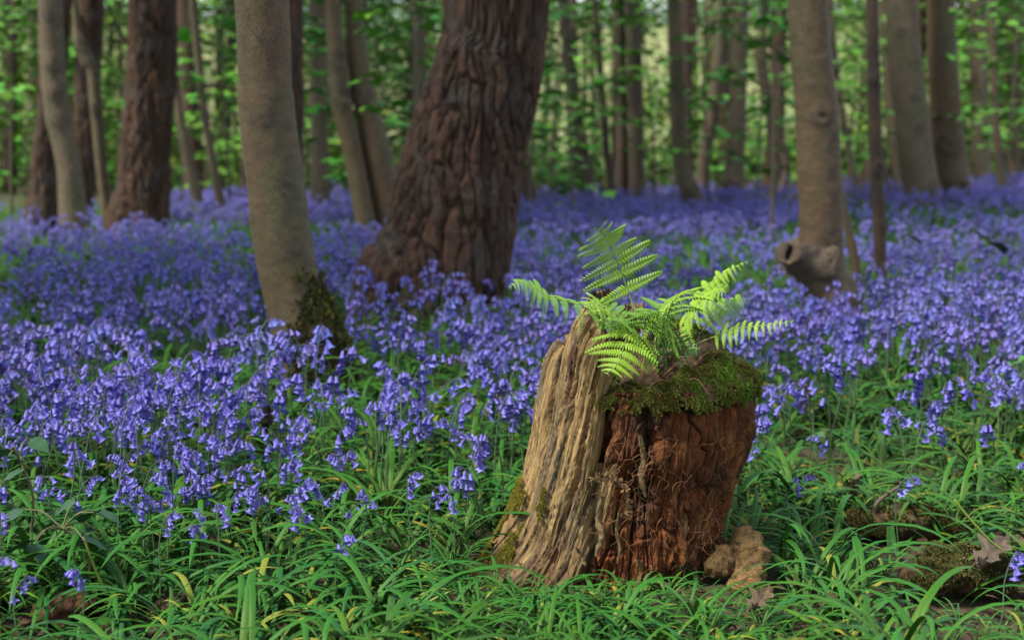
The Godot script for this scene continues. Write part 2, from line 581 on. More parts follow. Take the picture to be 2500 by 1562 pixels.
func stump() -> void:
	for a in [[1478, 1187, 1695], [1440, 1192, 1705], [1400, 1200, 1724], [1340, 1222, 1757], [1290, 1240, 1778], [1210, 1266, 1797], [1150, 1283, 1819], [1050, 1306, 1844], [950, 1326, 1850], [850, 1345, 1858], [700, 1392, 1895]]:
		var l := at(a[1], a[0], -SZ)
		var r := at(a[2], a[0], -SZ)
		srow.append([l.y, (l.x + r.x) * 0.5, (r.x - l.x) * 0.5])
	var s0 := stump_at(0.0)
	var base := Vector3(s0.x, gh(s0.x, SZ), SZ)
	trunks_at.append([base.x, base.z, s0.y * 0.98])
	var o := thing("tree_stump", base, "rotten tree stump with pale splintered wood and crumbling red heartwood, moss on top", "stump")
	# the red heartwood: blocky, cracked
	var mb := MB.new()
	var nu := 470
	var nv := 250
	var ytop := at(1600, 978, 2.33).y
	var big := cells(301, 11.0, FastNoiseLite.RETURN_DISTANCE2_SUB)
	var bigv := cells(301, 11.0, FastNoiseLite.RETURN_CELL_VALUE)
	var small := cells(302, 46.0, FastNoiseLite.RETURN_DISTANCE2_SUB)
	var smallv := cells(302, 46.0, FastNoiseLite.RETURN_CELL_VALUE)
	var warp := nz(303, 9.0, 3)
	for j in nv:
		var y := lerpf(-0.05, ytop + 0.012, float(j) / (nv - 1))
		for i in nu:
			var fi := float(i) / (nu - 1)
			var th := lerpf(-0.75, 2.35, fi / 0.85) if fi < 0.85 else lerpf(2.35, 5.45, (fi - 0.85) / 0.15)
			var p := stump_point(th, y, 0.93)
			var lean := (y - ytop) * 0.35
			var q := Vector3(p.x - lean * 0.4, y * 0.72, p.z)
			q += Vector3(warp.get_noise_3dv(p), warp.get_noise_3dv(p + Vector3(5, 0, 0)), 0) * 0.03
			var e := big.get_noise_3dv(q) + 1.0
			var e2 := small.get_noise_3d(q.x, q.y * 0.8, q.z) + 1.0
			var kv := bigv.get_noise_3dv(q)
			var kv2 := smallv.get_noise_3d(q.x, q.y * 0.8, q.z)
			var gn := nz(304, 1.0, 3).get_noise_3d(p.x * 150.0 - lean * 40.0, y * 16.0, p.z * 150.0)
			var g2 := nz(305, 1.0, 3).get_noise_3d(p.x * 34.0 - lean * 10.0, y * 7.0, p.z * 34.0)
			var hi := sstep(0.10, 0.32, y)                     # blocks above, fibres below
			var off := -0.030 * (1.0 - sstep(0.005, 0.075, e)) * lerpf(0.3, 1.0, hi) * sstep(-0.5, 0.1, warp.get_noise_3dv(p * 0.6)) + kv * 0.012 * hi
			off += -0.012 * (1.0 - sstep(0.0, 0.10, e2)) * sstep(-0.1, 0.25, warp.get_noise_3dv(p * 0.9 + Vector3(3, 1, 2))) * lerpf(0.3, 1.0, hi) + kv2 * 0.0025
			off += g2 * 0.012 * lerpf(1.2, 0.7, hi) + gn * 0.0032
			var rg := absf(nz(340, 1.0, 2).get_noise_3d(p.x * 24.0 - lean * 8.0, y * 3.2, p.z * 24.0))
			var rg2 := absf(nz(341, 1.0, 2).get_noise_3d(p.x * 60.0 - lean * 18.0, y * 7.0, p.z * 60.0))
			off -= (0.026 * sstep(0.12, 0.0, rg) + 0.010 * sstep(0.14, 0.0, rg2)) * lerpf(1.0, 0.28, sstep(0.16, 0.26, y + 0.05 * warp.get_noise_3dv(p * 0.8)))
			# two deep upright splits, and the gap beside the pale wood
			var deg := rad_to_deg(th)
			for sp in [[96.0, 5.0, 0.05, 0.06, 0.42], [122.0, 9.0, 0.07, 0.12, 0.6], [80.0, 3.0, 0.014, 0.2, 0.4], [58.0, 3.0, 0.012, 0.08, 0.3]]:
				var wob: float = sp[0] + 5.0 * nz(306, 9.0, 2).get_noise_2d(y, sp[0])
				var m := sstep(sp[3], sp[3] + 0.04, y) * (1.0 - sstep(sp[4] - 0.05, sp[4], y))
				off -= sp[2] * exp(-pow((deg - wob) / (sp[1] * 0.55), 2.0)) * m * (0.7 + 0.5 * warp.get_noise_2d(y * 3.0, sp[0]))
			# undercut in the lower middle, crumbled skirt at the foot
			off -= 0.022 * exp(-pow((deg - 84.0) / 28.0, 2.0)) * sstep(0.05, 0.12, y) * (1.0 - sstep(0.17, 0.24, y))
			off += 0.03 * exp(-maxf(y, 0.0) / 0.035) * (0.7 + 0.8 * warp.get_noise_3dv(p * 2.0))
			if deg > 128.0: off -= 0.02
			var dir := Vector3(cos(th), 0, sin(th) * 0.86)
			var c := lin(0.23, 0.066, 0.020).lerp(lin(0.105, 0.034, 0.014), clampf(0.5 + kv * 0.5 + g2 * 0.6, 0, 1))
			c = c.lerp(lin(0.32, 0.12, 0.032), clampf(kv2 * 0.5 + nz(307, 14.0, 3).get_noise_3dv(p) * 0.9, 0, 0.8))
			c = c.lerp(lin(0.27, 0.15, 0.06), clampf(nz(308, 1.0, 3).get_noise_3d(p.x * 30.0, y * 7.0, p.z * 30.0) * 2.2 - 0.55 + 0.5 * sstep(0.1, 0.0, y), 0, 0.75))
			c = c.lerp(lin(0.06, 0.032, 0.02), clampf(nz(309, 12.0, 3).get_noise_3d(p.x, y * 0.5, p.z) * 2.0 - 0.3, 0, 0.7))
			mb.add(p + dir * off - base, c * (1.0 + 0.25 * gn), Vector2(th * 0.18, y))
	mb.grid(0, nu, nv, false)
	part("heartwood", mb.mesh(), M.rot, o).set_meta("label", "crumbling red brown heartwood split into blocks")
	# the pale outer wood, a shell with a splintered upper edge
	mb = MB.new()
	nu = 360
	var nout := 190
	var nin := 26
	for i in nu:
		var deg := lerpf(106.0, 272.0, float(i) / (nu - 1))
		var th := deg_to_rad(deg)
		var tp := slab_top(deg + 1.2 * nz(311, 0.9, 2).get_noise_1d(deg * 3.0)) + 10.0 * nz(312, 0.6, 2).get_noise_1d(deg)
		var yt := at(1450, tp, 2.48 + sin(th) * -0.15).y
		for j in nout + nin:
			var outer := j < nout
			var y := lerpf(-0.05, yt, float(j) / (nout - 1)) if outer else lerpf(yt, 0.22, float(j - nout + 1) / nin)
			var p := stump_point(th, y, 1.0 if outer else 0.84)
			var lean := (y - 0.3) * 0.35
			var ax := th * 0.185 + lean * 0.12 + 0.004 * nz(317, 5.0, 2).get_noise_2d(th, y * 2.0)
			var fib := nz(314, 1.0, 4).get_noise_2d(ax * 360.0, y * 3.5)
			var mid := nz(315, 1.0, 2).get_noise_2d(ax * 90.0, y * 1.1)
			var lay := nz(316, 1.0, 3).get_noise_2d(ax * 42.0 + 0.06 * fib, y * 1.5)
			var stepd: float = lay * 0.4 + 0.6 * (floor((lay * 0.5 + 0.5) * 5.0 + 0.5) / 5.0 - 0.5)
			var wave := nz(318, 1.0, 2).get_noise_2d(ax * 14.0, y * 1.6)
			var off: float = fib * 0.0036 + mid * 0.003 + stepd * 0.008 + wave * 0.008
			off -= 0.010 * exp(-pow(mid / 0.03, 2.0)) * sstep(0.0, 0.4, lay + 0.2)
			var gw := 2.2 * nz(342, 4.0, 2).get_noise_1d(y * 3.0)
			off -= 0.022 * exp(-pow((deg - 138.5 - gw) / 1.3, 2.0)) * sstep(0.24, 0.34, y)
			off -= 0.024 * exp(-pow((deg - 158.0 + gw) / 1.6, 2.0)) * sstep(0.20, 0.30, y)
			off -= 0.012 * exp(-pow((deg - 127.0 + gw * 1.5) / 1.2, 2.0)) * sstep(0.05, 0.15, y)
			if outer:
				off += 0.045 * exp(-maxf(y, 0.0) / 0.05) * (0.6 + 0.9 * nz(319, 1.0, 2).get_noise_2d(th * 3.0, y * 6.0))
				off += 0.012 * exp(-pow((deg - 168.0) / 9.0, 2.0)) * sstep(0.22, 0.3, y)
			else:
				off = -off * 0.8
			off -= (0.5 if outer else -0.5) * 0.045 * sstep(0.04, 0.0, yt - y) * 0.5
			var dir := Vector3(cos(th), 0, sin(th) * 0.86)
			var c := lin(0.50, 0.345, 0.15).lerp(lin(0.29, 0.19, 0.08), clampf(0.5 + stepd * 1.2 + fib * 0.4, 0, 1))
			c = c.lerp(lin(0.17, 0.14, 0.10), clampf(nz(320, 1.0, 3).get_noise_2d(ax * 34.0, y * 3.0) * 2.2 - 0.05, 0, 0.8))
			c = c.lerp(lin(0.06, 0.038, 0.022), clampf(nz(321, 1.0, 4).get_noise_2d(ax * 95.0, y * 4.0) * 3.6 - 0.78, 0, 0.9))
			c = c.lerp(lin(0.34, 0.19, 0.075), clampf(nz(322, 1.0, 3).get_noise_2d(ax * 40.0 + 9.0, y * 10.0) * 1.9 - 0.35, 0, 0.6))
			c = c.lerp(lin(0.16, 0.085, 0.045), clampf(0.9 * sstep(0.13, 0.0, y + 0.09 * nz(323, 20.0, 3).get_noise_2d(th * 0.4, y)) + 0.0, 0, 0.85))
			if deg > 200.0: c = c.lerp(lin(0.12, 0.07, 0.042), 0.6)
			var fine := nz(343, 1.0, 2).get_noise_2d(ax * 620.0, y * 7.0)
			for sc in [[146.0, 0.40, 3.0, 0.05], [143.0, 0.34, 2.0, 0.035], [150.0, 0.45, 1.6, 0.03]]:      # scabs of old bark
				var sd := Vector2((deg - sc[0]) / sc[2], (y - sc[1]) / sc[3]).length() + 0.7 * mid + 0.5 * fine
				if sd < 0.8: c = lin(0.10, 0.045, 0.028)
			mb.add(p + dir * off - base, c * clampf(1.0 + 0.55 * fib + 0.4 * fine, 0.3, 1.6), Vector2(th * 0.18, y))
	var colv := nout + nin
	for i in nu - 1:
		for j in colv - 1:
			mb.quad(i * colv + j, (i + 1) * colv + j, (i + 1) * colv + j + 1, i * colv + j + 1)
	part("weathered_sapwood", mb.mesh(), M.sapwood, o).set_meta("label", "pale weathered outer wood with splintered spires")
	# soil and litter on top
	mb = MB.new()
	var st := stump_at(ytop)
	var nn := 90
	for j in nn:
		for i in nn:
			var a := TAU_ * i / nn
			var k := float(j) / (nn - 1) * (0.985 + 0.05 * nz(330, 2.0, 2).get_noise_1d(cos(a) * 3.0 + sin(a) * 5.0))
			var x := st.x + cos(a) * st.y * k
			var z := SZ + sin(a) * st.y * 0.86 * k
			var y := mound_y(x, z)
			var c := lin(0.11, 0.06, 0.035).lerp(lin(0.2, 0.13, 0.075), clampf(0.5 + nz(331, 60.0, 3).get_noise_2d(x, z), 0, 1))
			mb.add(Vector3(x, y, z) - base, c, Vector2(x, z) * 6.0)
	mb.grid(0, nn, nn, true)
	part("rotted_crown", mb.mesh(), M.rot, o).set_meta("label", "crumbly brown rot and litter on the top")
	moss_and_litter(o, base, st, ytop)

var tuft_mesh: ArrayMesh

func moss_tuft() -> ArrayMesh:
	var mb := MB.new()
	var r := RandomNumberGenerator.new()
	r.seed = 77
	for k in 20:
		var a := r.randf() * TAU_
		var tilt := r.randf_range(0.1, 1.2)
		var dir := Vector3(cos(a) * sin(tilt), cos(tilt), sin(a) * sin(tilt))
		var side := dir.cross(Vector3(sin(a * 3.0), 0.3, cos(a * 2.0))).normalized() * 0.085
		var L := r.randf_range(0.6, 1.1)
		var c := lin(1, 1, 1) * r.randf_range(0.75, 1.2)
		var b := mb.add(dir * 0.05 - side, c)
		var e := mb.add(dir * 0.05 + side, c)
		var m := mb.add(dir * L * 0.6 + side * 1.1, c)
		var m2 := mb.add(dir * L * 0.6 - side * 1.1, c)
		var f := mb.add(dir * L + Vector3(0, -0.1, 0), c * 1.1)
		mb.quad(b, e, m, m2); mb.tri(m2, m, f)
	return mb.mesh(M.moss)

func moss_xf(p: Vector3, n: Vector3, size: float, r: RandomNumberGenerator) -> Transform3D:
	var y := (n + Vector3(r.randfn(), r.randfn(), r.randfn()) * 0.25).normalized()
	var x := y.cross(Vector3(r.randf(), 0.1, r.randf()) + Vector3(0.01, 0, 0)).normalized()
	return Transform3D(Basis(x, y, x.cross(y)).scaled(Vector3.ONE * size), p)

func moss_tint(r: RandomNumberGenerator, bright: float) -> Color:
	var c := lin(0.075, 0.10, 0.012).lerp(lin(0.12, 0.105, 0.02), r.randf())
	c = c.lerp(lin(0.085, 0.17, 0.012), clampf(bright, 0, 1))
	return c * r.randf_range(1.0, 1.9)

func moss_and_litter(o: Node3D, base: Vector3, st: Vector2, ytop: float) -> void:
	var r := RandomNumberGenerator.new()
	r.seed = 5150
	var where := []
	var tint := []
	# cushions along the front rim and over the right shoulder
	var n := 0
	while n < 22000:
		n += 1
		var a := r.randf_range(-0.9, 2.5)
		var k := sqrt(r.randf_range(0.2, 1.04))
		var x := st.x + cos(a) * st.y * k
		var z := SZ + sin(a) * st.y * 0.86 * k
		var m := nz(71, 16.0, 3).get_noise_2d(x, z)
		var u := cos(a) * k
		var front := sin(a) * k
		var chance := sstep(0.22, 0.6, front + 0.35 * maxf(u - 0.3, 0.0) * 2.0) * sstep(-0.30, 0.12, m + 0.08) * sstep(-0.62, -0.40, u)
		if k < 0.35: chance *= 0.2
		if r.randf() > chance: continue
		var y := mound_y(x, z) + maxf(0.0, m + 0.2) * 0.016
		if k > 0.99: y -= (k - 0.99) * 0.25 + r.randf() * 0.010 * (1.0 + 1.5 * maxf(0.0, cos(a)))
		where.append(moss_xf(Vector3(x, y, z) - base, Vector3(cos(a) * 0.35, 0.8, sin(a) * 0.5), r.randf_range(0.0035, 0.0075), r))
		tint.append(moss_tint(r, 1.4 * nz(72, 11.0, 2).get_noise_2d(x, z) + 1.2 * (u - 0.35)))
	# small cushions further back
	for b in [[-0.45, -0.1, 0.07], [0.3, -0.3, 0.06], [0.62, -0.45, 0.05], [-0.6, 0.3, 0.05]]:
		for k in 700:
			var x: float = st.x + (b[0] + r.randfn() * b[2] * 1.6) * st.y
			var z: float = SZ + (b[1] + r.randfn() * b[2] * 1.6) * st.y * 0.86
			where.append(moss_xf(Vector3(x, mound_y(x, z) + 0.006 * r.randf(), z) - base, Vector3.UP, r.randf_range(0.0035, 0.007), r))
			tint.append(moss_tint(r, 0.3))
	var mo := many("moss", tuft_mesh, null, where, tint, o)
	mo.set_meta("kind", "stuff")
	mo.set_meta("label", "green and olive moss cushions on the rim")
	# moss at the foot, on the left of the pale wood and in the middle
	where = []; tint = []
	for k in 3600:
		var th := deg_to_rad(r.randf_range(138.0, 196.0))
		var y := r.randf_range(-0.01, 0.17)
		var m := nz(73, 13.0, 3).get_noise_2d(th * 0.2 * 1.6, y * 0.8)
		if m < 0.02 + y * 1.2 - 0.10 * sstep(168.0, 182.0, rad_to_deg(th)): continue
		var s := 1.0 + (0.045 * exp(-maxf(y, 0.0) / 0.05) * 0.7 + 0.006) / st.y
		where.append(moss_xf(stump_point(th, y, s) - base, Vector3(cos(th), 0.25, sin(th)), r.randf_range(0.004, 0.008), r))
		tint.append(lin(0.22, 0.20, 0.02) * r.randf_range(0.7, 1.3))
	for k in 500:
		var p := on_ground(1660 + r.randfn() * 22.0, 1425 + r.randfn() * 10.0) + Vector3(0, r.randf() * 0.03, 0)
		where.append(moss_xf(p - base, Vector3(0, 0.7, 0.5), r.randf_range(0.005, 0.009), r))
		tint.append(lin(0.05, 0.075, 0.014) * r.randf_range(0.7, 1.2))
	mo = many("moss", tuft_mesh, null, where, tint, o)
	mo.set_meta("kind", "stuff")
	mo.set_meta("label", "yellow green moss at the foot")
	# splinters of pale wood still hanging on the front
	for s in [[[1563, 1062], [1572, 1120], [1566, 1165], [1576, 1212], 9.0], [[1471, 1214], [1462, 1270], [1470, 1310], [1456, 1358], 10.0], [[1409, 1338], [1418, 1356], [1426, 1374], [1430, 1384], 7.0], [[1558, 1362], [1566, 1395], [1560, 1420], [1570, 1448], 8.0], [[1575, 1440], [1580, 1425], [1577, 1415], [1585, 1400], 8.0], [[1512, 1250], [1506, 1300], [1514, 1340], [1508, 1375], 5.0], [[1496, 1376], [1502, 1388], [1498, 1400], [1503, 1408], 4.0]]:
		var mb := MB.new()
		var p := []
		for q in 4:
			var z := 2.48 - 0.168 + (0.012 if q == 1 else 0.0)
			p.append(at(s[q][0], s[q][1], z) - base)
		part("splinter", sliver(p, s[4] * 0.0007, r), M.sapwood, o)
	# fine pale rootlets that trail over the face
	var rl := MB.new()
	for k in 60:
		var x0 := r.randf_range(1480, 1790)
		var y0 := r.randf_range(1040, 1330)
		var p := []
		var dx := r.randf_range(-18, 18)
		for q in 9:
			var th := acos(clampf((x0 - 1580.0) / 300.0, -0.9, 0.95))
			p.append(at(x0, y0, 2.48 - 0.162 * sin(th) - r.randf_range(0.004, 0.016)) - base)
			x0 += dx * 0.5 + r.randfn() * 9.0
			y0 += r.randf_range(-2, 20)
		tube(rl, p, 0.0006, 0.0003, lin(0.24, 0.11, 0.05) * r.randf_range(0.6, 1.4), 3, 24)
	var ro := part("rootlets", rl.mesh(), M.twig, o)
	ro.set_meta("kind", "stuff")
	# the brown curl of last year's frond on the face
	var df := MB.new()
	var cp := [[1440, 1175], [1470, 1163], [1505, 1172], [1528, 1200], [1535, 1240], [1522, 1262]]
	var cpts := []
	for q in cp: cpts.append(at(q[0], q[1], 2.48 - 0.172) - base)
	tube(df, cpts, 0.0014, 0.0008, lin(0.20, 0.12, 0.06), 5, 20)
	for k in 170:
		var s := r.randf()
		var c := spline(cpts, s)
		var e := c + Vector3(r.randfn(), r.randfn(), r.randfn() * 0.6).normalized() * r.randf_range(0.004, 0.012)
		var dc := lin(0.22, 0.125, 0.06) * r.randf_range(0.5, 1.3)
		var sd := Vector3(r.randfn(), r.randfn(), r.randfn()).normalized() * 0.004
		df.quad(df.add(c, dc), df.add(c.lerp(e, 0.5) + sd, dc), df.add(e, dc), df.add(c.lerp(e, 0.6) - sd, dc))
	part("dead_frond", df.mesh(), M.twig, o)
	# dry stalks and needles lying on the top
	for k in 26:
		var x := st.x + r.randf_range(-0.45, 0.55) * st.y
		var z := SZ + r.randf_range(-0.3, 0.6) * st.y
		var ang := r.randf() * TAU_
		var L := r.randf_range(0.02, 0.07)
		var e := Vector3(x + cos(ang) * L, 0, z + sin(ang) * L)
		var mb := MB.new()
		tube(mb, [Vector3(x, mound_y(x, z) + 0.004, z) - base, Vector3((x + e.x) / 2, mound_y((x + e.x) / 2, (z + e.z) / 2) + 0.012, (z + e.z) / 2) - base, Vector3(e.x, mound_y(e.x, e.z) + 0.006, e.z) - base], 0.0013, 0.0008, lin(0.26, 0.13, 0.06) * r.randf_range(0.7, 1.3), 4, 5)
		part("dry_stalk", mb.mesh(), M.twig, o)

func sliver(p: Array, w: float, r: RandomNumberGenerator) -> ArrayMesh:       # a flat torn strip of wood
	var mb := MB.new()
	var n := 26
	for j in n:
		var s := float(j) / (n - 1)
		var c := spline(p, s)
		var ww := w * (0.15 + 0.85 * pow(sin(PI * clampf(s * 0.9 + 0.08, 0, 1)), 0.6)) * r.randf_range(0.75, 1.2)
		var ridge := r.randf_range(-0.4, 0.4)
		var col := lin(0.36, 0.26, 0.12).lerp(lin(0.2, 0.13, 0.06), r.randf())
		mb.add(c + Vector3(-ww, r.randfn() * 0.001, -0.004), col * 0.9, Vector2(0, s * 0.2))
		mb.add(c + Vector3(-ww * 0.7, 0, 0.003 + r.randf() * 0.001), col, Vector2(0.01, s * 0.2))
		mb.add(c + Vector3(ww * ridge, 0, 0.004 + r.randf() * 0.003), col * 1.1, Vector2(0.02, s * 0.2))
		mb.add(c + Vector3(ww * 0.7, 0, 0.002 + r.randf() * 0.001), col, Vector2(0.03, s * 0.2))
		mb.add(c + Vector3(ww, 0, -0.004), col * 0.9, Vector2(0.04, s * 0.2))
		mb.add(c + Vector3(0, 0, -0.006), col, Vector2(0.05, s * 0.2))
	mb.grid(0, 6, n, true)
	return mb.mesh()

# ---------------------------------------------------------------- ferns
func pinna_mesh(seed_: int, droop: float, c0: Color, c1: Color) -> ArrayMesh:   # along +x, length 1, upper face +y
	var r := RandomNumberGenerator.new()
	r.seed = seed_
	var mb := MB.new()
	var n := 13
	var y_at := func(x: float) -> float: return 0.10 * x - droop * x * x
	var p := []
	for k in 6:
		var x := k / 5.0
		p.append(Vector3(x, y_at.call(x), 0))
	tube(mb, p, 0.012, 0.005, c0 * 0.9, 4, 8)
	for k in n:
		var x := lerpf(0.04, 0.97, float(k) / (n - 1))
		var L := 0.165 * pow(1.0 - x, 0.55) + 0.02
		var w := 0.92 / n
		for sd in [-1.0, 1.0]:
			var c := c0.lerp(c1, clampf(x + r.randf_range(-0.2, 0.2), 0, 1))
			var y := y_at.call(x)
			var cup := r.randf_range(0.03, 0.09)
			var lean := 0.35 * L
			var a := mb.add(Vector3(x - w * 0.42, y, 0), c)
			var b := mb.add(Vector3(x + w * 0.45, y_at.call(minf(1.0, x + w * 0.4)), 0), c)
			var m1 := mb.add(Vector3(x - w * 0.34 + lean * 0.45, y + 0.025, sd * L * 0.5), c)
			var m2 := mb.add(Vector3(x + w * 0.40 + lean * 0.55, y + 0.025, sd * L * 0.5), c)
			var t1 := mb.add(Vector3(x - w * 0.22 + lean * 0.85, y - cup * 0.3, sd * L * 0.86), c1)
			var t2 := mb.add(Vector3(x + w * 0.30 + lean * 0.9, y - cup * 0.3, sd * L * 0.84), c1)
			var t := mb.add(Vector3(x + w * 0.05 + lean, y - cup, sd * L), c1)
			mb.quad(a, b, m2, m1); mb.quad(m1, m2, t2, t1); mb.tri(t1, t2, t)
	return mb.mesh(M.fern)

var pinnas := []

func frond(parent: Node3D, base: Vector3, pts: Array, bare: float, pairs: int, plen: float, nrm: Vector3, droop: float, shade: int) -> void:
	var p := []
	for q in pts: p.append(at(q[0], q[1], q[2]) - base)
	var mb := MB.new()
	tube(mb, p, 0.0021, 0.0006, lin(0.16, 0.13, 0.055), 5, 26, 0.0, lin(0.2, 0.36, 0.08))
	var o := part("frond", mb.mesh(), M.fern, parent)
	var whole := (spline(p, 0.88) - spline(p, bare)).normalized()
	for k in pairs:
		var f := float(k) / (pairs - 1)
		var s := lerpf(bare, 0.985, pow(f, 0.85))
		var c := spline(p, s)
		var t := (spline(p, minf(1.0, s + 0.02)) - spline(p, maxf(0.0, s - 0.02))).normalized()
		var side := (t * 0.35 + whole * 0.65).cross(nrm).normalized()
		var n2 := side.cross(t).normalized()
		var L := plen * (1.0 - pow(f, 1.35)) * (0.75 + 0.25 * sin(minf(1.0, f * 5.0) * PI * 0.5)) + 0.007
		for sd in [-1.0, 1.0]:
			var a := rng.randf_range(0.0, 0.32) * (0.4 + 0.6 * f)
			var x: Vector3 = (side * sd * cos(a) + t * sin(a) + n2 * rng.randf_range(-0.2, 0.2) + Vector3(0, -0.12, 0)).normalized()
			var y: Vector3 = (n2 - x * n2.dot(x)).normalized()
			y = (y + Vector3(0, droop, 0)).normalized()
			y = (y - x * y.dot(x)).normalized()
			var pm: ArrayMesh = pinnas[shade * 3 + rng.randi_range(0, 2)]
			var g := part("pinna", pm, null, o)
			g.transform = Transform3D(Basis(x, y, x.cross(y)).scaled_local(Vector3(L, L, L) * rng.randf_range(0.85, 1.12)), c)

func ferns() -> void:
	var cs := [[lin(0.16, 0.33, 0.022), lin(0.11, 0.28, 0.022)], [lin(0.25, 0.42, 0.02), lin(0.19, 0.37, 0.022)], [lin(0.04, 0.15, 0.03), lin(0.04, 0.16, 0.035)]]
	for k in 3:
		for j in 3:
			pinnas.append(pinna_mesh(800 + k * 3 + j, [0.42, 0.28, 0.55][j], cs[k][0], cs[k][1]))
	var base := at(1603, 893, 2.45)
	var o := thing("bracken_fern", base, "bright green bracken fern sprouting from the top of the rotten stump", "fern")
	var R := [1603.0, 893.0, 2.45]
	frond(o, base, [R, [1572, 820, 2.47], [1546, 745, 2.50], [1520, 672, 2.51], [1496, 617, 2.51], [1474, 575, 2.50], [1450, 556, 2.48]], 0.42, 9, 0.080, Vector3(0.05, 0.45, 1), 0.0, 1)
	frond(o, base, [R, [1560, 850, 2.42], [1500, 800, 2.38], [1430, 752, 2.34], [1350, 727, 2.31], [1305, 706, 2.3], [1272, 688, 2.29], [1243, 700, 2.28]], 0.33, 14, 0.052, Vector3(0.0, 0.9, 0.45), 0.2, 0)
	frond(o, base, [R, [1580, 845, 2.42], [1545, 800, 2.36], [1500, 765, 2.30], [1455, 742, 2.26], [1425, 745, 2.23]], 0.30, 11, 0.058, Vector3(0.1, 0.8, 0.6), 0.1, 1)
	frond(o, base, [R, [1570, 840, 2.38], [1540, 812, 2.30], [1522, 850, 2.25], [1508, 890, 2.23], [1480, 912, 2.22]], 0.34, 8, 0.066, Vector3(-0.1, 0.65, 0.75), 0.25, 1)
	frond(o, base, [R, [1618, 820, 2.42], [1632, 765, 2.36], [1648, 725, 2.28], [1672, 712, 2.2]], 0.46, 10, 0.062, Vector3(-0.3, 0.8, 0.5), 0.2, 1)
	frond(o, base, [R, [1662, 825, 2.48], [1692, 752, 2.5], [1730, 700, 2.5], [1775, 662, 2.49], [1826, 637, 2.48]], 0.36, 14, 0.046, Vector3(-0.6, 0.75, 0.25), 0.2, 1)
	frond(o, base, [R, [1680, 850, 2.5], [1720, 800, 2.52], [1758, 760, 2.53], [1795, 735, 2.53], [1830, 730, 2.52]], 0.45, 10, 0.048, Vector3(-0.2, 0.85, 0.5), 0.2, 0)
	frond(o, base, [R, [1690, 845, 2.42], [1745, 822, 2.40], [1800, 803, 2.38], [1870, 794, 2.36], [1938, 784, 2.34]], 0.42, 13, 0.027, Vector3(-0.1, 0.8, 0.6), 0.1, 1)
	frond(o, base, [R, [1600, 830, 2.5], [1612, 780, 2.54], [1640, 745, 2.56], [1680, 725, 2.58]], 0.36, 9, 0.06, Vector3(0.0, 0.7, 0.7), 0.1, 0)
	frond(o, base, [R, [1590, 835, 2.4], [1575, 790, 2.34], [1590, 765, 2.28], [1625, 760, 2.22]], 0.42, 9, 0.055, Vector3(0.2, 0.8, 0.6), 0.1, 0)
	frond(o, base, [R, [1575, 858, 2.40], [1548, 822, 2.34], [1530, 792, 2.28], [1500, 782, 2.22]], 0.30, 10, 0.05, Vector3(0.1, 0.75, 0.65), 0.1, 0)
	frond(o, base, [R, [1612, 840, 2.44], [1622, 800, 2.40], [1610, 770, 2.33], [1585, 756, 2.26]], 0.34, 10, 0.052, Vector3(0.15, 0.7, 0.7), 0.1, 1)
	frond(o, base, [R, [1645, 835, 2.46], [1672, 785, 2.45], [1700, 745, 2.42], [1742, 716, 2.38], [1775, 712, 2.34]], 0.34, 12, 0.05, Vector3(-0.3, 0.75, 0.6), 0.1, 1)
	frond(o, base, [R, [1560, 830, 2.52], [1520, 775, 2.54], [1475, 742, 2.55], [1440, 735, 2.54]], 0.4, 9, 0.046, Vector3(0.2, 0.8, 0.5), 0.1, 0)
	var b2 := at(1640, 880, 2.44)
	o = thing("young_fern", b2, "small dark green young fern low among the stalks on the stump", "fern")
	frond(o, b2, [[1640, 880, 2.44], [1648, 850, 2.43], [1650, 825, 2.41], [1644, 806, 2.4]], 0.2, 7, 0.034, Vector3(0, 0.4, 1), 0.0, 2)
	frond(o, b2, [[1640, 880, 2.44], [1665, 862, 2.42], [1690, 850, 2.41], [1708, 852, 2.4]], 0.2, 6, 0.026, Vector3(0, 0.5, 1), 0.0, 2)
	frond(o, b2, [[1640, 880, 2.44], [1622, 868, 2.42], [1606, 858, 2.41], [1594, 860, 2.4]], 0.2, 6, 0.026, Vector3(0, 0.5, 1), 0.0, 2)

# ---------------------------------------------------------------- smaller things
func lump(p: Array, rs: Array, nu: int, nv: int, amp: float, freq: float, seed_: int, cols: Array, origin: Vector3, squash := 1.0) -> MB:   # a gnarled rounded body along a path
	var mb := MB.new()
	for j in nv:
		var s := float(j) / (nv - 1)
		var c := spline(p, s)
		var t := (spline(p, minf(1.0, s + 0.03)) - spline(p, maxf(0.0, s - 0.03))).normalized()
		var a := t.cross(Vector3(0.1, 0.98, 0.17)).normalized()
		var b := a.cross(t)
		var x := s * (rs.size() - 1)
		var i0 := mini(int(x), rs.size() - 2)
		var r := lerpf(rs[i0], rs[i0 + 1], smoothstep(0.0, 1.0, x - i0)) * sqrt(maxf(0.0, 1.0 - pow(absf(2.0 * s - 1.0), 8.0)))
		for i in nu:
			var w := TAU_ * i / nu
			var dir := a * cos(w) + b * sin(w) * squash
			var q := c + dir * r
			var n := nz(seed_, freq, 4).get_noise_3dv(q)
			var n2 := nz(seed_ + 1, freq * 3.0, 2).get_noise_3dv(q)
			var col: Color = cols[0].lerp(cols[1], clampf(0.5 + n * 1.1, 0, 1))
			col = col.lerp(cols[2], clampf(n2 * 1.4 - 0.1, 0, 0.8))
			mb.add(q + dir * (n + n2 * 0.35) * amp - origin, col, Vector2(w * 0.05, s))
	mb.grid(0, nu, nv, true)
	return mb

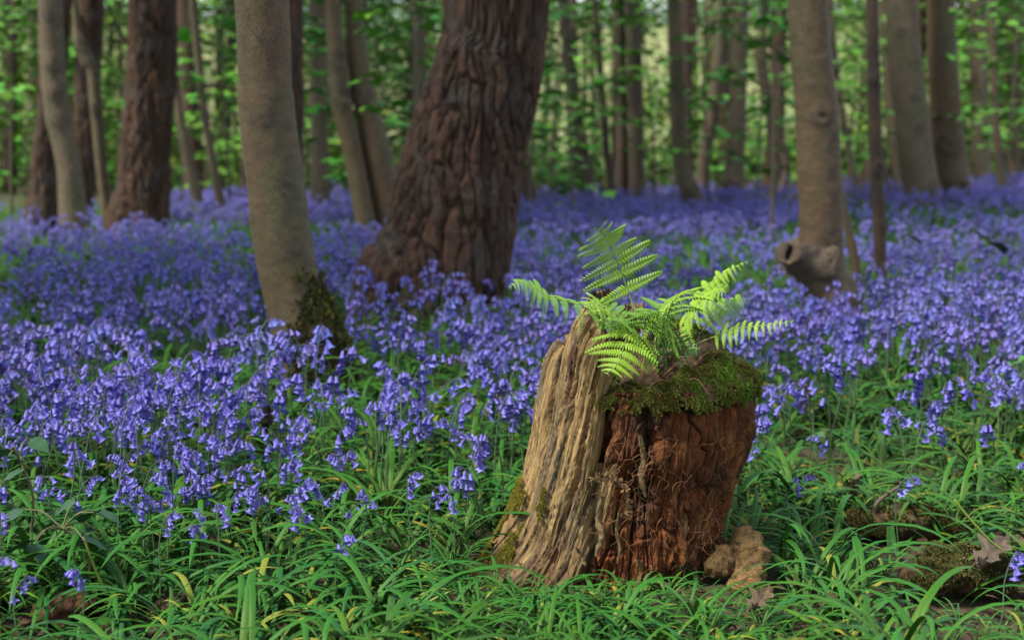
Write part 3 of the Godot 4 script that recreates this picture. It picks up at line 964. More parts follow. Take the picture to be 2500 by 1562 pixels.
func dead_leaf(px: float, py: float, size: float, yaw: float, lift: float, col: Color, label: String, up := 0.0) -> void:
	var p := on_ground(px, py) + Vector3(0, lift, 0)
	var mb := MB.new()
	var n := 16
	var kk := int(px) % 50
	for j in n:
		var s := float(j) / (n - 1)
		var lobe := 1.0 + 0.38 * sin(s * 19.0 + kk) * sstep(0.1, 0.3, s)
		var w := size * 0.34 * pow(sin(PI * pow(s, 0.85)), 0.8) * lobe
		var y := size * (0.16 * s * s + 0.05 * sin(s * 9.0 + kk))
		for k in 9:
			var u := k / 4.0 - 1.0
			var cr := 0.30 * size * nz(95, 1.0, 3).get_noise_3d(u * 1.6 + kk, s * 2.6, kk)
			mb.add(Vector3(u * w, y + u * u * w * 0.45 + cr, s * size + absf(u) * size * 0.08), col * (1.0 + 0.5 * nz(96, 1.0, 3).get_noise_3d(u * 3.0, s * 5.0, kk) - (0.25 if k == 4 else 0.0)), Vector2(u, s))
	mb.grid(0, 9, n, false)
	var bits := MB.new()
	tube(bits, [Vector3(0, -0.002, -size * 0.35), Vector3(0, 0.004, -size * 0.15), Vector3(0, 0.0, 0.0), Vector3(0, size * 0.05, size * 0.5)], 0.0012, 0.0008, col * 0.7, 4, 5)
	var o := thing("dead_leaf", p, label, "leaf")
	part("leaf_blade", mb.mesh(), M.dead, o)
	part("leaf_stalk", bits.mesh(), M.twig, o)
	o.rotation = Vector3(up, yaw, 0.1)

func ovate_leaf(L: float, w: float, c: Color, lobes: bool) -> ArrayMesh:     # along +z, upper face +y
	var mb := MB.new()
	var rim := []
	if lobes:                                                # a five-lobed outline
		rim = [[0.10, 0.0], [0.36, -0.05], [0.30, 0.16], [0.55, 0.33], [0.36, 0.45], [0.42, 0.72], [0.20, 0.66], [0.0, 1.0]]
	else:                                                    # toothed oval
		for k in 10:
			var s := k / 9.0
			rim.append([0.5 * sin(PI * pow(s, 0.75)) * (1.0 if k % 2 == 0 else 0.93), s])
	for k in rim.size():
		var s: float = rim[k][1]
		var fold := 0.16 + 0.08 * sin(s * 12.0)
		var sag := -0.18 * s * s
		mb.add(Vector3(-rim[k][0] * w, (fold * rim[k][0] * w / maxf(L, 1e-4) + sag) * L, s * L), c)
		mb.add(Vector3(0, sag * L, clampf(s, 0, 1) * L), c * 1.15)
		mb.add(Vector3(rim[k][0] * w, (fold * rim[k][0] * w / maxf(L, 1e-4) + sag) * L, s * L), c)
	mb.grid(0, 3, rim.size(), false)
	return mb.mesh(M.leaf)

var syc := []

func sapling(px: float, d: float, h: float, n_br: int, lo: float, reach: float, label: String, group: String, big := 1.0) -> void:
	var r := RandomNumberGenerator.new()
	r.seed = int(px * 7 + d * 131)
	var b := at(px, 400, d)
	b.y = gh(b.x, b.z)
	var o := thing("sapling", b, label, "sapling", group)
	var mb := MB.new()
	var bend := Vector3(r.randf_range(-0.3, 0.3), 0, r.randf_range(-0.3, 0.3))
	var sp := [Vector3(0, -0.05, 0), Vector3(0, h * 0.3, 0) + bend * 0.2, Vector3(0, h * 0.65, 0) + bend * 0.6, Vector3(0, h, 0) + bend]
	tube(mb, sp, 0.016, 0.004, lin(0.12, 0.10, 0.07), 6, 10)
	var where := []
	var tint := []
	for k in n_br:
		var s := lerpf(lo, 1.0, (k + r.randf()) / n_br)
		var c := spline(sp, s)
		var ang := r.randf() * TAU_
		var L := reach * r.randf_range(0.5, 1.0) * (1.15 - 0.5 * s)
		var dir := Vector3(cos(ang), 0.1, sin(ang))
		var e := c + dir * L + Vector3(0, r.randf_range(-0.08, 0.12), 0)
		var m1 := (c + e) * 0.5 + Vector3(0, 0.09 * L, 0)
		tube(mb, [c, m1, e], 0.006, 0.002, lin(0.12, 0.10, 0.06), 4, 5)
		var pairs := r.randi_range(3, 5)
		for j in pairs:
			var q := spline([c, m1, e], lerpf(0.35, 1.0, float(j) / (pairs - 1)))
			for sd in [-1.0, 1.0]:
				var a2: float = ang + sd * r.randf_range(0.4, 1.5)
				var dd := Vector3(cos(a2), 0, sin(a2))
				var st := q + dd * r.randf_range(0.02, 0.05)
				var z := (dd + Vector3(0, r.randf_range(-0.35, 0.05), 0)).normalized()
				var y := (Vector3.UP + Vector3(r.randfn(), 0, r.randfn()) * 0.22).normalized()
				var x := y.cross(z).normalized()
				y = z.cross(x)
				where.append(Transform3D(Basis(x, y, z).scaled(Vector3.ONE * r.randf_range(0.7, 1.25) * big), st))
				tint.append(Color(r.randf_range(0.7, 1.25), r.randf_range(0.8, 1.15), r.randf_range(0.6, 1.1)))
	part("stem", mb.mesh(), M.twig, o)
	var f := many("foliage", syc[r.randi_range(0, 1)], null, where, tint, o)
	f.set_meta("kind", "stuff")

func cut_in_two(a: Array, n: int) -> Array:
	return [a.slice(0, n), a.slice(n)]

# ---------------------------------------------------------------- the scene
func _ready() -> void:
	rng.seed = 20240511
	# camera
	var cam := Camera3D.new()
	cam.name = "camera"
	cam.position = EYE
	cam.rotation = Vector3(-PITCH, 0, 0)
	var ca := CameraAttributesPhysical.new()
	ca.frustum_focal_length = 53.35
	ca.frustum_focus_distance = 2.36
	ca.frustum_near = 0.05
	ca.frustum_far = 600.0
	ca.exposure_aperture = 4.6
	cam.attributes = ca
	cam.fov = 25.35
	cam.far = 600.0
	cam.current = true
	add_child(cam)
	# sky and exposure
	var env := Environment.new()
	env.background_mode = Environment.BG_SKY
	var sm := ProceduralSkyMaterial.new()
	sm.sky_top_color = Color(0.80, 0.85, 0.92)
	sm.sky_horizon_color = Color(0.88, 0.90, 0.91)
	sm.ground_horizon_color = Color(0.6, 0.62, 0.58)
	sm.ground_bottom_color = Color(0.3, 0.3, 0.26)
	sm.sun_angle_max = 20.0
	var sk := Sky.new()
	sk.sky_material = sm
	env.sky = sk
	env.background_energy_multiplier = 0.4
	env.tonemap_mode = Environment.TONE_MAPPER_LINEAR
	env.tonemap_exposure = 4.2
	env.sdfgi_enabled = true
	env.ssao_enabled = true
	env.ssil_enabled = true
	var we := WorldEnvironment.new()
	we.name = "environment"
	we.environment = env
	add_child(we)
	# a soft sun through thin cloud, from the upper left
	var sun := DirectionalLight3D.new()
	sun.name = "sun"
	sun.light_color = Color(1.0, 0.96, 0.88)
	sun.light_energy = 0.5
	sun.light_angular_distance = 10.0
	sun.shadow_enabled = true
	sun.look_at_from_position(Vector3(-6, 9, 2.5), Vector3.ZERO)
	add_child(sun)
	materials()
	clump = leaf_clump(26, 0.34, 0.13, 501, lin(0.07, 0.20, 0.03), lin(0.13, 0.30, 0.04))
	needle_clump = leaf_clump(40, 0.32, 0.10, 502, lin(0.03, 0.07, 0.025), lin(0.05, 0.10, 0.03))
	tuft_mesh = moss_tuft()
	syc = [ovate_leaf(0.12, 0.14, lin(0.10, 0.33, 0.05), true), ovate_leaf(0.11, 0.12, lin(0.13, 0.34, 0.045), true)]
	setting()
	stump()
	trees()
	understory()
	ferns()
	small_things()
	carpet()

func setting() -> void:
	# forest floor: finer near the camera
	var mb := MB.new()
	var zs := []
	var z := 3.0
	while z > -62.0:
		zs.append(z)
		z -= 0.05 if z < -1.5 and z > -5.0 else (0.16 if z > -20.0 else 1.5)
	var nx := 170
	for zz in zs:
		var wide := 6.0 + absf(zz) * 1.1
		for i in nx:
			var x := lerpf(-wide, wide, float(i) / (nx - 1))
			var n := nz(31, 7.0, 3).get_noise_2d(x, zz)
			var y := gh(x, zz) + n * 0.02 - 0.015
			var c := lin(0.075, 0.05, 0.033).lerp(lin(0.13, 0.085, 0.05), clampf(0.5 + n, 0, 1))
			c = c.lerp(lin(0.05, 0.085, 0.025), clampf(nz(32, 0.9, 3).get_noise_2d(x, zz) * 1.3 + 0.1, 0, 0.8))
			mb.add(Vector3(x, y, zz), c)
	mb.grid(0, nx, zs.size(), false)
	var g := top("forest_floor", mb.mesh(), M.soil)
	tag(g, "brown woodland soil under the bluebells", "ground", "", "structure")
	# open pasture rising beyond the wood
	mb = MB.new()
	var nzr := 40
	for j in nzr:
		var zz := lerpf(-58.0, -260.0, float(j) / (nzr - 1))
		for i in 60:
			var x := lerpf(-170.0, 170.0, i / 59.0)
			var n := nz(33, 0.05, 3).get_noise_2d(x, zz)
			var y := 16.0 * sstep(-58.0, -190.0, zz) + n * 1.2 * sstep(-58.0, -80.0, zz) + 0.02
			mb.add(Vector3(x, y, zz), lin(0.26, 0.30, 0.11).lerp(lin(0.34, 0.33, 0.15), clampf(0.5 + n, 0, 1)))
	mb.grid(0, 60, nzr, false)
	g = top("meadow", mb.mesh(), M.meadow)
	tag(g, "pale open pasture rising beyond the wood", "meadow", "", "structure")

func trees() -> void:
	var t: Dictionary
	# the near beech left of centre, with moss at its foot
	t = tree("beech_tree", "smooth leaning beech trunk with dark moss on its foot", "beech", 4.0, [[786, 1012, 80], [774, 936, 83], [748, 827, 81], [711, 700, 72], [686, 573, 72], [672, 444, 70], [651, 259, 68], [638, 0, 66]],
		{"nu": 64, "dv": 0.012, "flare": 0.12, "seed": 410, "leafy": 80.0, "knots": [[1.62, 0.83, 0.035, 0.004, 0.6], [1.25, 1.03, 0.02, 0.003, 1.5], [1.0, 0.62, 0.022, 0.003, 2.0], [2.1, 1.16, 0.018, 0.004, 1.5], [2.6, 0.55, 0.02, 0.005, 1.0], [2.75, 0.3, 0.018, 0.004, 1.0], [1.5, 1.2, 0.016, 0.004, 1.2], [0.9, 0.45, 0.02, 0.003, 1.0]]})
	moss_on(t, 740.0, 40.0)
	# the great pine in the middle
	tree("pine_tree", "great leaning pine with deeply furrowed red brown bark behind the stump", "pine", 6.0, [[1052, 760, 185], [1056, 700, 172], [1076, 645, 155], [1098, 573, 143], [1111, 481, 142], [1135, 370, 130], [1167, 259, 124], [1193, 148, 116], [1212, 0, 112]],
		{"nu": 260, "dv": 0.012, "flare": 0.1, "height": 12.0, "seed": 520, "leafy": 60.0})
	# the right-hand beech with a broken branch stub
	t = tree("beech_tree", "pale beech with a hollow broken branch stub low on its left side", "beech", 5.5, [[2031, 765, 76], [2030, 741, 72], [2006, 661, 60], [2006, 600, 54], [2006, 529, 53], [2001, 423, 53], [1993, 265, 51], [1983, 159, 51], [1973, 0, 49]],
		{"nu": 64, "dv": 0.012, "flare": 0.1, "seed": 430, "leafy": 70.0, "knots": [[1.5, 0.88, 0.04, 0.012, 1.4], [1.25, 0.43, 0.045, 0.006, 1.0], [0.7, 0.8, 0.02, 0.005, 1.0], [1.3, 0.28, 0.02, 0.003, 1.0], [1.9, 1.0, 0.015, 0.003, 1.0], [1.2, 0.68, 0.014, 0.003, 1.0], [1.2, 0.6, 0.012, 0.003, 1.0]]})
	twig_on(t, [[1935, 150], [1890, 118], [1835, 90], [1803, 60], [1782, 5]], 5.5, 0.005)
	var c1 := at(1978, 640, 5.46)
	var c2 := at(1945, 632, 5.42)
	var c3 := at(1921, 618, 5.38)
	var b := MB.new()
	var stub := [c1 - t.base, c2 - t.base, c3 - t.base]
	var nb := 28
	for j in 18:                                            # out along the stub, over its lip, then down the narrow hollow
		var s := minf(1.0, j / 11.0)
		var c := spline(stub, s if j <= 11 else 1.0 - (j - 11) * 0.07)
		var tt: Vector3 = (stub[2] - stub[0] + Vector3(0, 0, 0.05)).normalized()
		var a := tt.cross(Vector3(0.25, 1, 0)).normalized()
		var bb := a.cross(tt)
		var rr: float = [0.115, 0.098, 0.082, 0.070, 0.061, 0.055, 0.052, 0.051, 0.052, 0.053, 0.050, 0.043, 0.034, 0.029, 0.026, 0.022, 0.016, 0.004][j]
		for i in nb:
			var w := TAU_ * i / nb
			var dir := a * cos(w) * (1.0 if j < 12 else 0.42) + bb * sin(w)
			var n := nz(433, 13.0, 3).get_noise_3dv(c + dir * rr)
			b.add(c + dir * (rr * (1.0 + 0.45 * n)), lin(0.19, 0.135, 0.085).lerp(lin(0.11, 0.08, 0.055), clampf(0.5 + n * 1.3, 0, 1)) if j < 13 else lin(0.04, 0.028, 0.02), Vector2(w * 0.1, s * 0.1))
	b.grid(0, nb, 18, true)
	part("broken_branch", b.mesh(), M.beech, t.thing)
	tree("slim_tree", "thin leaning pale stem just behind the hollow-stubbed beech", "beech", 6.0, [[2090, 655, 13], [2078, 590, 11], [2066, 535, 10], [2046, 430, 9], [2030, 250, 8], [2020, 0, 7]], {"nu": 12, "leafy": 10.0, "height": 5.0})
	tree("dead_sapling", "thin dark brown peeling trunk between the stubbed beech and paired beeches", "brown", 6.9, [[2151, 672, 15], [2147, 529, 16], [2141, 423, 16], [2136, 265, 16], [2131, 0, 14]], {"nu": 28, "dv": 0.02, "leafy": 16.0, "height": 6.0, "flare": 0.05, "knots": [[1.4, 0.67, 0.03, 0.02, 1.4], [1.8, 1.1, 0.03, 0.02, 1.4], [0.9, 0.4, 0.025, 0.015, 1.0]]})
	# a group further back on the left
	tree("beech_tree", "pale spotted beech at far left in front of a dark pine", "grey", 10.4, [[178, 545, 34], [167, 407, 30], [137, 259, 31], [124, 80, 30], [122, 0, 29]], {"nu": 40, "dv": 0.03, "seed": 440, "leafy": 120.0, "knots": [[1.2, 1.15, 0.05, 0.02, 1.2], [1.1, 1.35, 0.06, 0.02, 1.2], [1.3, 0.95, 0.05, 0.018, 1.2], [1.2, 1.7, 0.06, 0.02, 1.2]]})
	tree("pine_tree", "dark pine half hidden behind the pale spotted beech at far left", "pine", 11.2, [[107, 545, 40], [112, 400, 28], [128, 200, 24], [148, 0, 22]], {"nu": 90, "dv": 0.03, "leafy": 150.0})
	tree("pine_tree", "slim reddish pine behind a crooked pale stem on the left", "pine", 13.0, [[196, 520, 24], [206, 370, 22], [214, 185, 26], [222, 0, 25]], {"nu": 80, "dv": 0.03, "leafy": 150.0})
	tree("crooked_tree", "slender pale stem with a crooked bend on the left", "grey", 11.6, [[261, 525, 14], [250, 444, 13], [237, 296, 15], [226, 178, 15], [212, 148, 18], [190, 93, 13], [181, 0, 8]], {"nu": 24, "dv": 0.03, "leafy": 60.0, "knots": [[1.2, 1.6, 0.06, 0.03, 1.3], [1.4, 1.1, 0.05, 0.02, 1.3]]})
	t = tree("pine_tree", "stout straight dark brown pine at left with flared foot", "pine", 11.3, [[336, 540, 64], [350, 450, 56], [354, 370, 53], [369, 185, 50], [373, 0, 50]], {"nu": 150, "dv": 0.025, "leafy": 150.0, "flare": 0.15})
	twig_on(t, [[325, 118], [300, 92], [275, 45], [258, -5]], 11.3, 0.02)
	twig_on(t, [[322, 112], [290, 100], [255, 90]], 11.3, 0.016)
	tree("slim_tree", "slender pale leaning stem right of the stout dark pine", "grey", 13.8, [[486, 507, 14], [455, 370, 14], [435, 259, 9], [424, 110, 9], [420, 0, 9]], {"nu": 20, "leafy": 30.0})
	t = tree("slim_tree", "thin wavy pale stem nearest the mossy-footed beech", "grey", 14.0, [[540, 510, 12], [501, 296, 10], [484, 148, 10], [471, 0, 10]], {"nu": 20, "leafy": 30.0})
	twig_on(t, [[488, 204], [545, 212], [585, 222], [620, 226]], 14.0, 0.018)
	twig_on(t, [[532, 440], [560, 468], [610, 480]], 14.0, 0.015)
	tree("pine_tree", "black brown pine edge showing behind the mossy-footed beech", "pine", 8.2, [[706, 620, 26], [708, 480, 26], [710, 250, 25], [708, 0, 25]], {"nu": 80, "dv": 0.03, "leafy": 50.0})
	tree("beech_tree", "upright greenish trunk between mossy-footed beech and forked beech", "grey", 14.6, [[782, 505, 24], [780, 370, 22], [778, 210, 22], [775, 0, 21]], {"nu": 30, "leafy": 40.0})
	t = tree("forked_beech", "left stem of the forked beech pair, with a brown rotten scar", "beech", 10.2, [[897, 570, 25], [860, 370, 24], [834, 259, 24], [818, 100, 20], [812, 0, 18]], {"nu": 36, "dv": 0.03, "leafy": 50.0, "knots": [[0.7, 1.15, 0.12, 0.02, 1.8], [0.8, 1.4, 0.1, 0.02, 1.8]]})
	tree("forked_beech", "right thicker stem of the forked beech pair beside the great pine", "beech", 10.3, [[950, 570, 28], [938, 481, 33], [918, 370, 35], [894, 259, 30], [874, 148, 28], [863, 0, 24]], {"nu": 36, "dv": 0.03, "leafy": 50.0, "knots": [[1.9, 1.15, 0.08, 0.02, 1.2]]})
	# behind, from the pine to the right
	tree("broken_snag", "pale splintered snag just right of the great pine", "brown", 15.0, [[1303, 512, 17], [1286, 444, 18], [1276, 380, 15], [1268, 290, 11]], {"nu": 20, "leafy": 0.0, "height": 2.2})
	tree("slim_tree", "thin bowed grey stem right of the splintered snag", "dim", 16.5, [[1440, 485, 14], [1424, 370, 15], [1405, 259, 12], [1389, 148, 13], [1374, 0, 13]], {"nu": 20, "leafy": 25.0})
	tree("slim_tree", "thin greenish stem left of the thick twin trunk", "dim", 17.0, [[1496, 480, 10], [1481, 370, 9], [1474, 259, 8], [1460, 120, 9], [1452, 0, 7]], {"nu": 16, "leafy": 20.0})
	tree("twin_tree", "left half of the thick grey twin trunk in the middle distance", "dim", 17.6, [[1518, 485, 17], [1518, 259, 14], [1509, 0, 16]], {"nu": 30, "leafy": 30.0})
	tree("twin_tree", "right half of the thick grey twin trunk in the middle distance", "dim", 17.5, [[1555, 485, 20], [1552, 259, 19], [1546, 0, 20]], {"nu": 30, "leafy": 30.0})
	tree("beech_tree", "pale upright beech with a swollen bent foot in the middle distance", "grey", 16.0, [[1696, 495, 25], [1676, 444, 23], [1661, 370, 20], [1655, 259, 20], [1648, 0, 20]], {"nu": 30, "dv": 0.04, "leafy": 40.0, "knots": [[1.2, 0.3, 0.08, 0.04, 1.3]]})
	tree("pine_tree", "dark narrow pine showing behind the swollen-footed beech", "pine", 22.0, [[1680, 470, 11], [1678, 240, 11], [1680, 0, 11]], {"nu": 40, "dv": 0.06, "leafy": 30.0})
	tree("leaning_tree", "dark trunk leaning right beside the palest beech", "dim", 19.0, [[1714, 470, 17], [1722, 370, 17], [1742, 259, 18], [1757, 148, 16], [1763, 0, 13]], {"nu": 24, "leafy": 25.0})
	tree("beech_tree", "palest smooth beech left of the hollow-stubbed beech", "grey", 18.0, [[1788, 475, 28], [1796, 370, 24], [1801, 259, 22], [1802, 148, 22], [1803, 0, 25]], {"nu": 30, "dv": 0.04, "leafy": 40.0, "flare": 0.3, "knots": [[1.3, 1.6, 0.06, 0.03, 1.3], [1.9, 0.3, 0.09, 0.05, 1.0]]})
	tree("slim_tree", "very thin dark stem just left of the hollow-stubbed beech", "dim", 17.5, [[1888, 480, 8], [1884, 370, 9], [1870, 180, 7], [1860, 0, 6]], {"nu": 14, "leafy": 20.0})
	tree("leaning_tree", "dark crooked stem leaning left behind the thin dark stem", "dim", 20.0, [[1908, 472, 11], [1920, 400, 11], [1880, 260, 10], [1850, 130, 9], [1870, 0, 8]], {"nu": 14, "leafy": 20.0})
	tree("slim_tree", "thin pale stem far behind, right of the hollow-stubbed beech", "grey", 19.0, [[2084, 470, 8], [2078, 400, 8], [2052, 240, 9], [2040, 150, 8], [2030, 0, 7]], {"nu": 14, "leafy": 20.0})
	tree("broken_snag", "wide dark broken tree base behind the peeling brown trunk", "brown", 17.0, [[2132, 476, 46], [2135, 430, 34], [2140, 380, 22], [2144, 345, 10]], {"nu": 26, "leafy": 0.0, "height": 1.25, "flare": 0.3})
	tree("beech_tree", "slim grey trunk partly behind the left of the paired beeches", "grey", 17.0, [[2194, 470, 14], [2178, 265, 17], [2158, 0, 13]], {"nu": 24, "leafy": 30.0})
	tree("beech_tree", "left of the paired stout beeches at right, with a mossy foot", "grey", 14.4, [[2256, 505, 43], [2249, 450, 42], [2236, 370, 42], [2225, 265, 41], [2211, 159, 41], [2203, 0, 39]], {"nu": 48, "dv": 0.03, "flare": 0.2, "seed": 450, "leafy": 50.0, "knots": [[2.0, 1.85, 0.05, 0.03, 1.4], [1.5, 1.2, 0.04, 0.015, 1.0], [1.4, 0.9, 0.05, 0.015, 1.0], [0.8, 0.25, 0.12, 0.03, 0.5]]})
	tree("beech_tree", "right of the paired stout beeches, brown and hollowed at its foot", "beech", 14.8, [[2327, 500, 42], [2318, 420, 45], [2314, 370, 45], [2309, 265, 38], [2303, 159, 37], [2298, 0, 34]], {"nu": 48, "dv": 0.03, "flare": 0.2, "seed": 460, "leafy": 50.0, "knots": [[1.3, 0.25, 0.14, 0.05, 1.6], [1.7, 0.7, 0.12, 0.03, 1.0]]})
	tree("beech_tree", "broad grey trunk far back, right of the paired beeches", "grey", 21.0, [[2394, 465, 23], [2392, 250, 22], [2386, 0, 22]], {"nu": 24, "leafy": 40.0})
	tree("slim_tree", "thin straight grey stem nearest the right edge", "dim", 15.5, [[2449, 485, 11], [2438, 370, 11], [2431, 265, 9], [2423, 0, 9]], {"nu": 20, "leafy": 25.0})
	# the wood goes on round the viewpoint
	var side := ["left", "left", "back", "right", "right", "left", "back", "back", "right", "right", "left"]
	var spots := [Vector2(-2.9, 3.4), Vector2(-7.4, -3.2), Vector2(-1.2, 4.8), Vector2(2.8, 3.2), Vector2(5.4, 0.8), Vector2(-6.6, -5.0), Vector2(0.9, 7.6), Vector2(-3.9, 6.4), Vector2(5.2, 5.6), Vector2(6.4, -3.4), Vector2(-7.8, 2.6)]
	for k in spots.size():
		var q: Vector2 = spots[k]
		var w: float = 0.09 + 0.02 * (k % 4)
		tree("surrounding_tree", "leafy beech of the wood around the viewpoint, outside the picture", "beech", 5.0, [Vector4(q.x, 0.0, q.y, w), Vector4(q.x + 0.1, 2.0, q.y, w * 0.92), Vector4(q.x + 0.1, 4.0, q.y + 0.1, w * 0.8)],
			{"nu": 14, "dv": 0.4, "leafy": [120.0, 90.0, 150.0, 110.0, 110.0, 200.0, 150.0, 150.0, 120.0, 90.0, 150.0][k], "low": 2.2, "spread": 2.6, "group": "trees around the viewpoint", "seed": 800 + k})
	# the deep wood: trunks of many sizes between 20 and 48 metres
	var r := RandomNumberGenerator.new()
	r.seed = 9090
	for k in 74:
		var d := r.randf_range(20.0, 46.0)
		var px := r.randf_range(-10, 2510)
		var hw := r.randf_range(0.05, 0.15) / d * FPX
		var lean := r.randf_range(-45, 30)
		var yb := 370.0 + 0.74 / d * FPX
		var left := px < 620.0
		var kind := "pine" if r.randf() < (0.6 if left else 0.2) else "dim"
		tree("background_tree", ("dark pine trunk" if kind == "pine" else ("slim grey trunk" if d < 32.0 else "small distant grey trunk")) + " deep in the wood " + behind_what(px), kind, d,
			[[px, yb, hw], [px - lean * 0.4, yb * 0.5, hw * 0.92], [px - lean, -60, hw * 0.85]], {"nu": 12, "dv": 0.5, "leafy": 40.0 if left else 22.0, "group": "trunks of the deep wood", "seed": 700 + (k % 9), "height": 12.0})

func moss_on(t: Dictionary, top_py: float, edge: float) -> void:
	var r := RandomNumberGenerator.new()
	r.seed = 66
	var mb: MB = t.mb
	var n := mb.normals()
	var where := []
	var tint := []
	for i in mb.v.size():
		var p: Vector3 = mb.v[i] + t.base
		var h: float = p.y - gh(p.x, p.z)
		if h > 0.42 or h < 0.0: continue
		var k: int = i % int(t.nu)
		var th := TAU_ * k / float(t.nu)
		if th > 2.6 and th < 5.9: continue
		# the patch covers the right of the front, higher to the right
		var side := cos(th)
		var m := nz(671, 9.0, 3).get_noise_3dv(p)
		var reach := 0.17 + 0.23 * sstep(-0.5, 0.75, side) + 0.16 * m
		if h > reach: continue
		if side < -0.62 + 0.5 * m: continue
		if nz(672, 12.0, 2).get_noise_3dv(p) > 0.34: continue
		for q in 5:
			var off := Vector3(r.randfn(), r.randfn(), r.randfn()) * 0.010
			where.append(moss_xf(mb.v[i] + off, n[i] + Vector3(0, -0.35, 0), r.randf_range(0.008, 0.016), r))
			tint.append(lin(0.045, 0.05, 0.01).lerp(lin(0.12, 0.115, 0.015), clampf(0.35 + m * 1.4, 0, 1)) * r.randf_range(0.7, 1.2))
	var mo := many("moss", tuft_mesh, null, where, tint, t.thing)
	mo.set_meta("kind", "stuff")
	mo.set_meta("label", "dark green moss climbing the right of the foot")

func counted(of_these: Dictionary, place: Array, what: String) -> String:
	of_these[what] = of_these.get(what, -1) + 1
	return "%s %s" % [place[of_these[what]], what]

func twig_on(t: Dictionary, px: Array, d: float, r0: float) -> void:     # a bare side branch of a trunk
	var p := []
	for q in px: p.append(at(q[0], q[1], d) - t.base)
	var mb := MB.new()
	tube(mb, p, r0, r0 * 0.35, lin(0.06, 0.045, 0.03), 6, 16, 0.1)
	part("branch", mb.mesh(), M.twig, t.thing)

